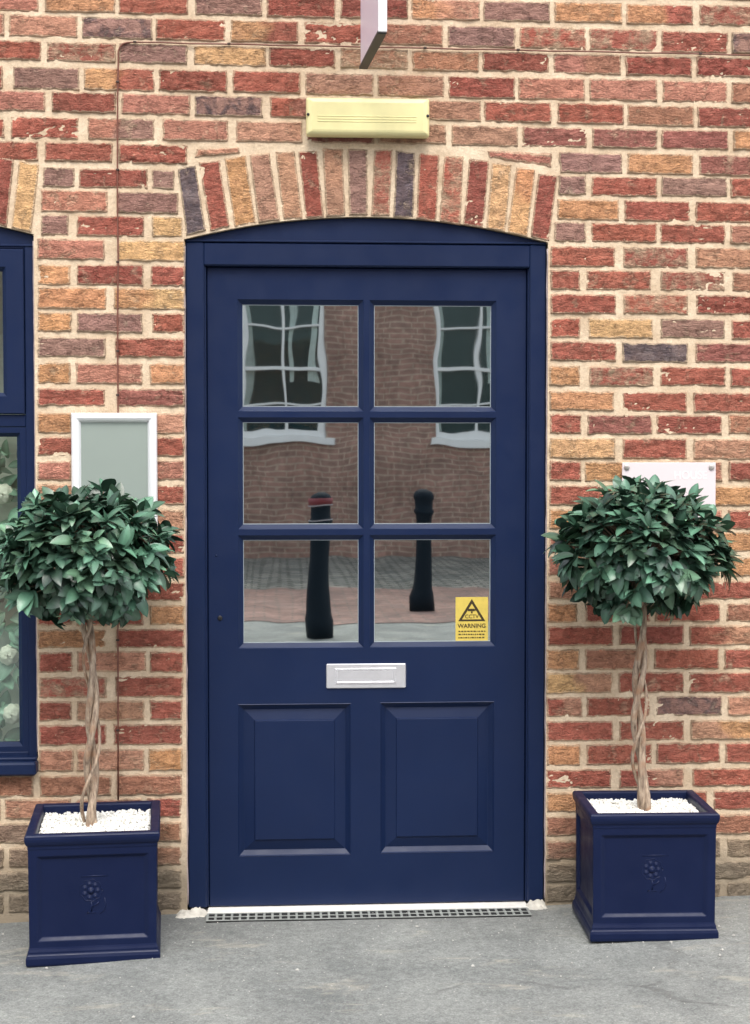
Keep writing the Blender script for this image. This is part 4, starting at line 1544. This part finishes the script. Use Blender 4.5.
OY = -16.0
op = empty('brick_building', (0, OY, 0))
tag(op, 'brown brick building with white sash windows across the street, mirrored in the door panes', 'building')
wins = []
ax0, _ = mirror(240, 440, -OY); ax1, zs1 = mirror(327, 446, -OY)
bx0, _ = mirror(436, 446, -OY)
ww = 1.18
for xc in (ax1 - ww / 2, bx0 + ww / 2):
    wins.append(xc)
step = wins[1] - wins[0]
allx = [wins[0] - 2 * step, wins[0] - step, wins[0], wins[1], wins[1] + step, wins[1] + 2 * step]
z0s = [(zs1 + .12, zs1 + 2.25), (zs1 + 3.3, zs1 + 5.0)]
ob = MB()
xs = sorted([-12, 12] + [x + s * ww / 2 for x in allx for s in (-1, 1)])
zs_ = sorted([-.1, 8.2] + [z_ for q in z0s for z_ in q])
ob.cells(xs, zs_, 0, lambda x, z_: any(abs(x - q) < ww / 2 for q in allx) and any(a < z_ < b_ for a, b_ in z0s))
ob.box(-12, 12, -6, -.25, -.1, 8.2)
ob.build('wall', M['far_brick'], op, fixn=False)
rf = MB()
rf.add([(-12.3, .3, 8.1), (12.3, .3, 8.1), (12.3, -3.2, 10.6), (-12.3, -3.2, 10.6), (12.3, -6.4, 8.1), (-12.3, -6.4, 8.1)], [(0, 1, 2, 3), (3, 2, 4, 5), (0, 3, 5), (1, 4, 2)])
rf.build('roof', M['slate'], op)
for (za, zb_) in z0s:
    for xc in allx:
        f = MB()
        hw = ww / 2
        t = .075
        y0, y1 = -.02, -.12
        f.box(xc - hw, xc - hw + t, y0, y1, za, zb_, .004)
        f.box(xc + hw - t, xc + hw, y0, y1, za, zb_, .004)
        f.box(xc - hw + t, xc + hw - t, y0 - .001, y1, zb_ - t, zb_, .004)
        f.box(xc - hw + t, xc + hw - t, y0 - .001, y1, za, za + .09, .004)
        mid_ = za + (zb_ - za) * .42
        f.box(xc - hw + t, xc + hw - t, y0 - .01, y1 - .002, mid_, mid_ + .05, .004)
        f.box(xc - .02, xc + .02, y0 - .02, y1 - .02, za + .09, zb_ - t, .004)
        for q in (.21, .71):
            zz = za + (zb_ - za) * q
            f.box(xc - hw + t, xc - .021, y0 - .02, y1 - .02, zz - .014, zz + .014, .003)
            f.box(xc + .021, xc + hw - t, y0 - .02, y1 - .02, zz - .014, zz + .014, .003)
        wo_ = f.build('window', M['white_paint'], op)
        g_ = MB()
        g_.quad((xc - hw + t, -.09, za), (xc + hw - t, -.09, za), (xc + hw - t, -.09, zb_), (xc - hw + t, -.09, zb_))
        g_.build('glass_pane', M['far_glass'], wo_)
        g_ = MB()
        g_.box(xc - hw, xc + hw, -.125, -.24, za, zb_)
        g_.build('dark_room', M['far_room'], wo_)
        if za < 3:
            for (ca, cb_) in ((-hw + t, -hw + t + .05), (hw - t - .15, hw - t - .03), (.10, .17)):
                g_ = MB()
                top_z = zb_ - t
                bot_z = za + .1 if ca < -.3 else za + (zb_ - za) * .35
                nn = 14
                for q in range(nn):
                    u0, u1 = ca + (cb_ - ca) * q / nn, ca + (cb_ - ca) * (q + 1) / nn
                    d0, d1 = .008 * math.sin(q * 1.9), .008 * math.sin((q + 1) * 1.9)
                    g_.quad((xc + u0, -.105 + d0, bot_z), (xc + u1, -.105 + d1, bot_z), (xc + u1, -.105 + d1, top_z), (xc + u0, -.105 + d0, top_z))
                g_.build('curtain', M['net'], wo_, fixn=False)
        s_ = MB()
        s_.box(xc - hw - .07, xc + hw + .07, .07, -.1, za - .10, za - .002, .006)
        s_.build('sill', M['white_paint'], wo_)

def bollard(label, px, dist, hgt, bands):
    x, _ = mirror(px, 560, dist)
    b0 = empty('bollard', (x, -dist, 0.004))
    tag(b0, label, 'bollard')
    mb = MB()
    k_ = hgt / 1.1
    mb.lathe([(.112, 0), (.112, .14), (.104, .17), (.098, .20), (.085, .70), (.080, .86), (.095, .88), (.095, .90), (.078, .92), (.076, 1.0), (.088, 1.02), (.088, 1.05), (.07, 1.08), (.03, 1.10)], n=20)
    for i, (x_, y_, z_) in enumerate(mb.v):
        mb.v[i] = (x_ * k_, y_ * k_, z_ * k_)
    mb.build('post', M['bollard'], b0)
    if bands:
        for (z0, z1, m_, r) in ((.900, .908, 'white_band', .096), (1.0, 1.008, 'white_band', .0935), (1.008, 1.056, 'red_band', .0925)):
            q = MB()
            q.lathe([(r * k_, z0 * k_), (r * k_, z1 * k_ - .001)], n=20)
            q.build('reflective_band', M[m_], b0)
    return b0


bollard('dark bollard with red and white bands at its top, mirrored in the left door panes', 319, 6.9, 1.12, True)
bollard('plain dark bollard without bands, mirrored in the right door panes', 424, 8.9, 1.10, False)
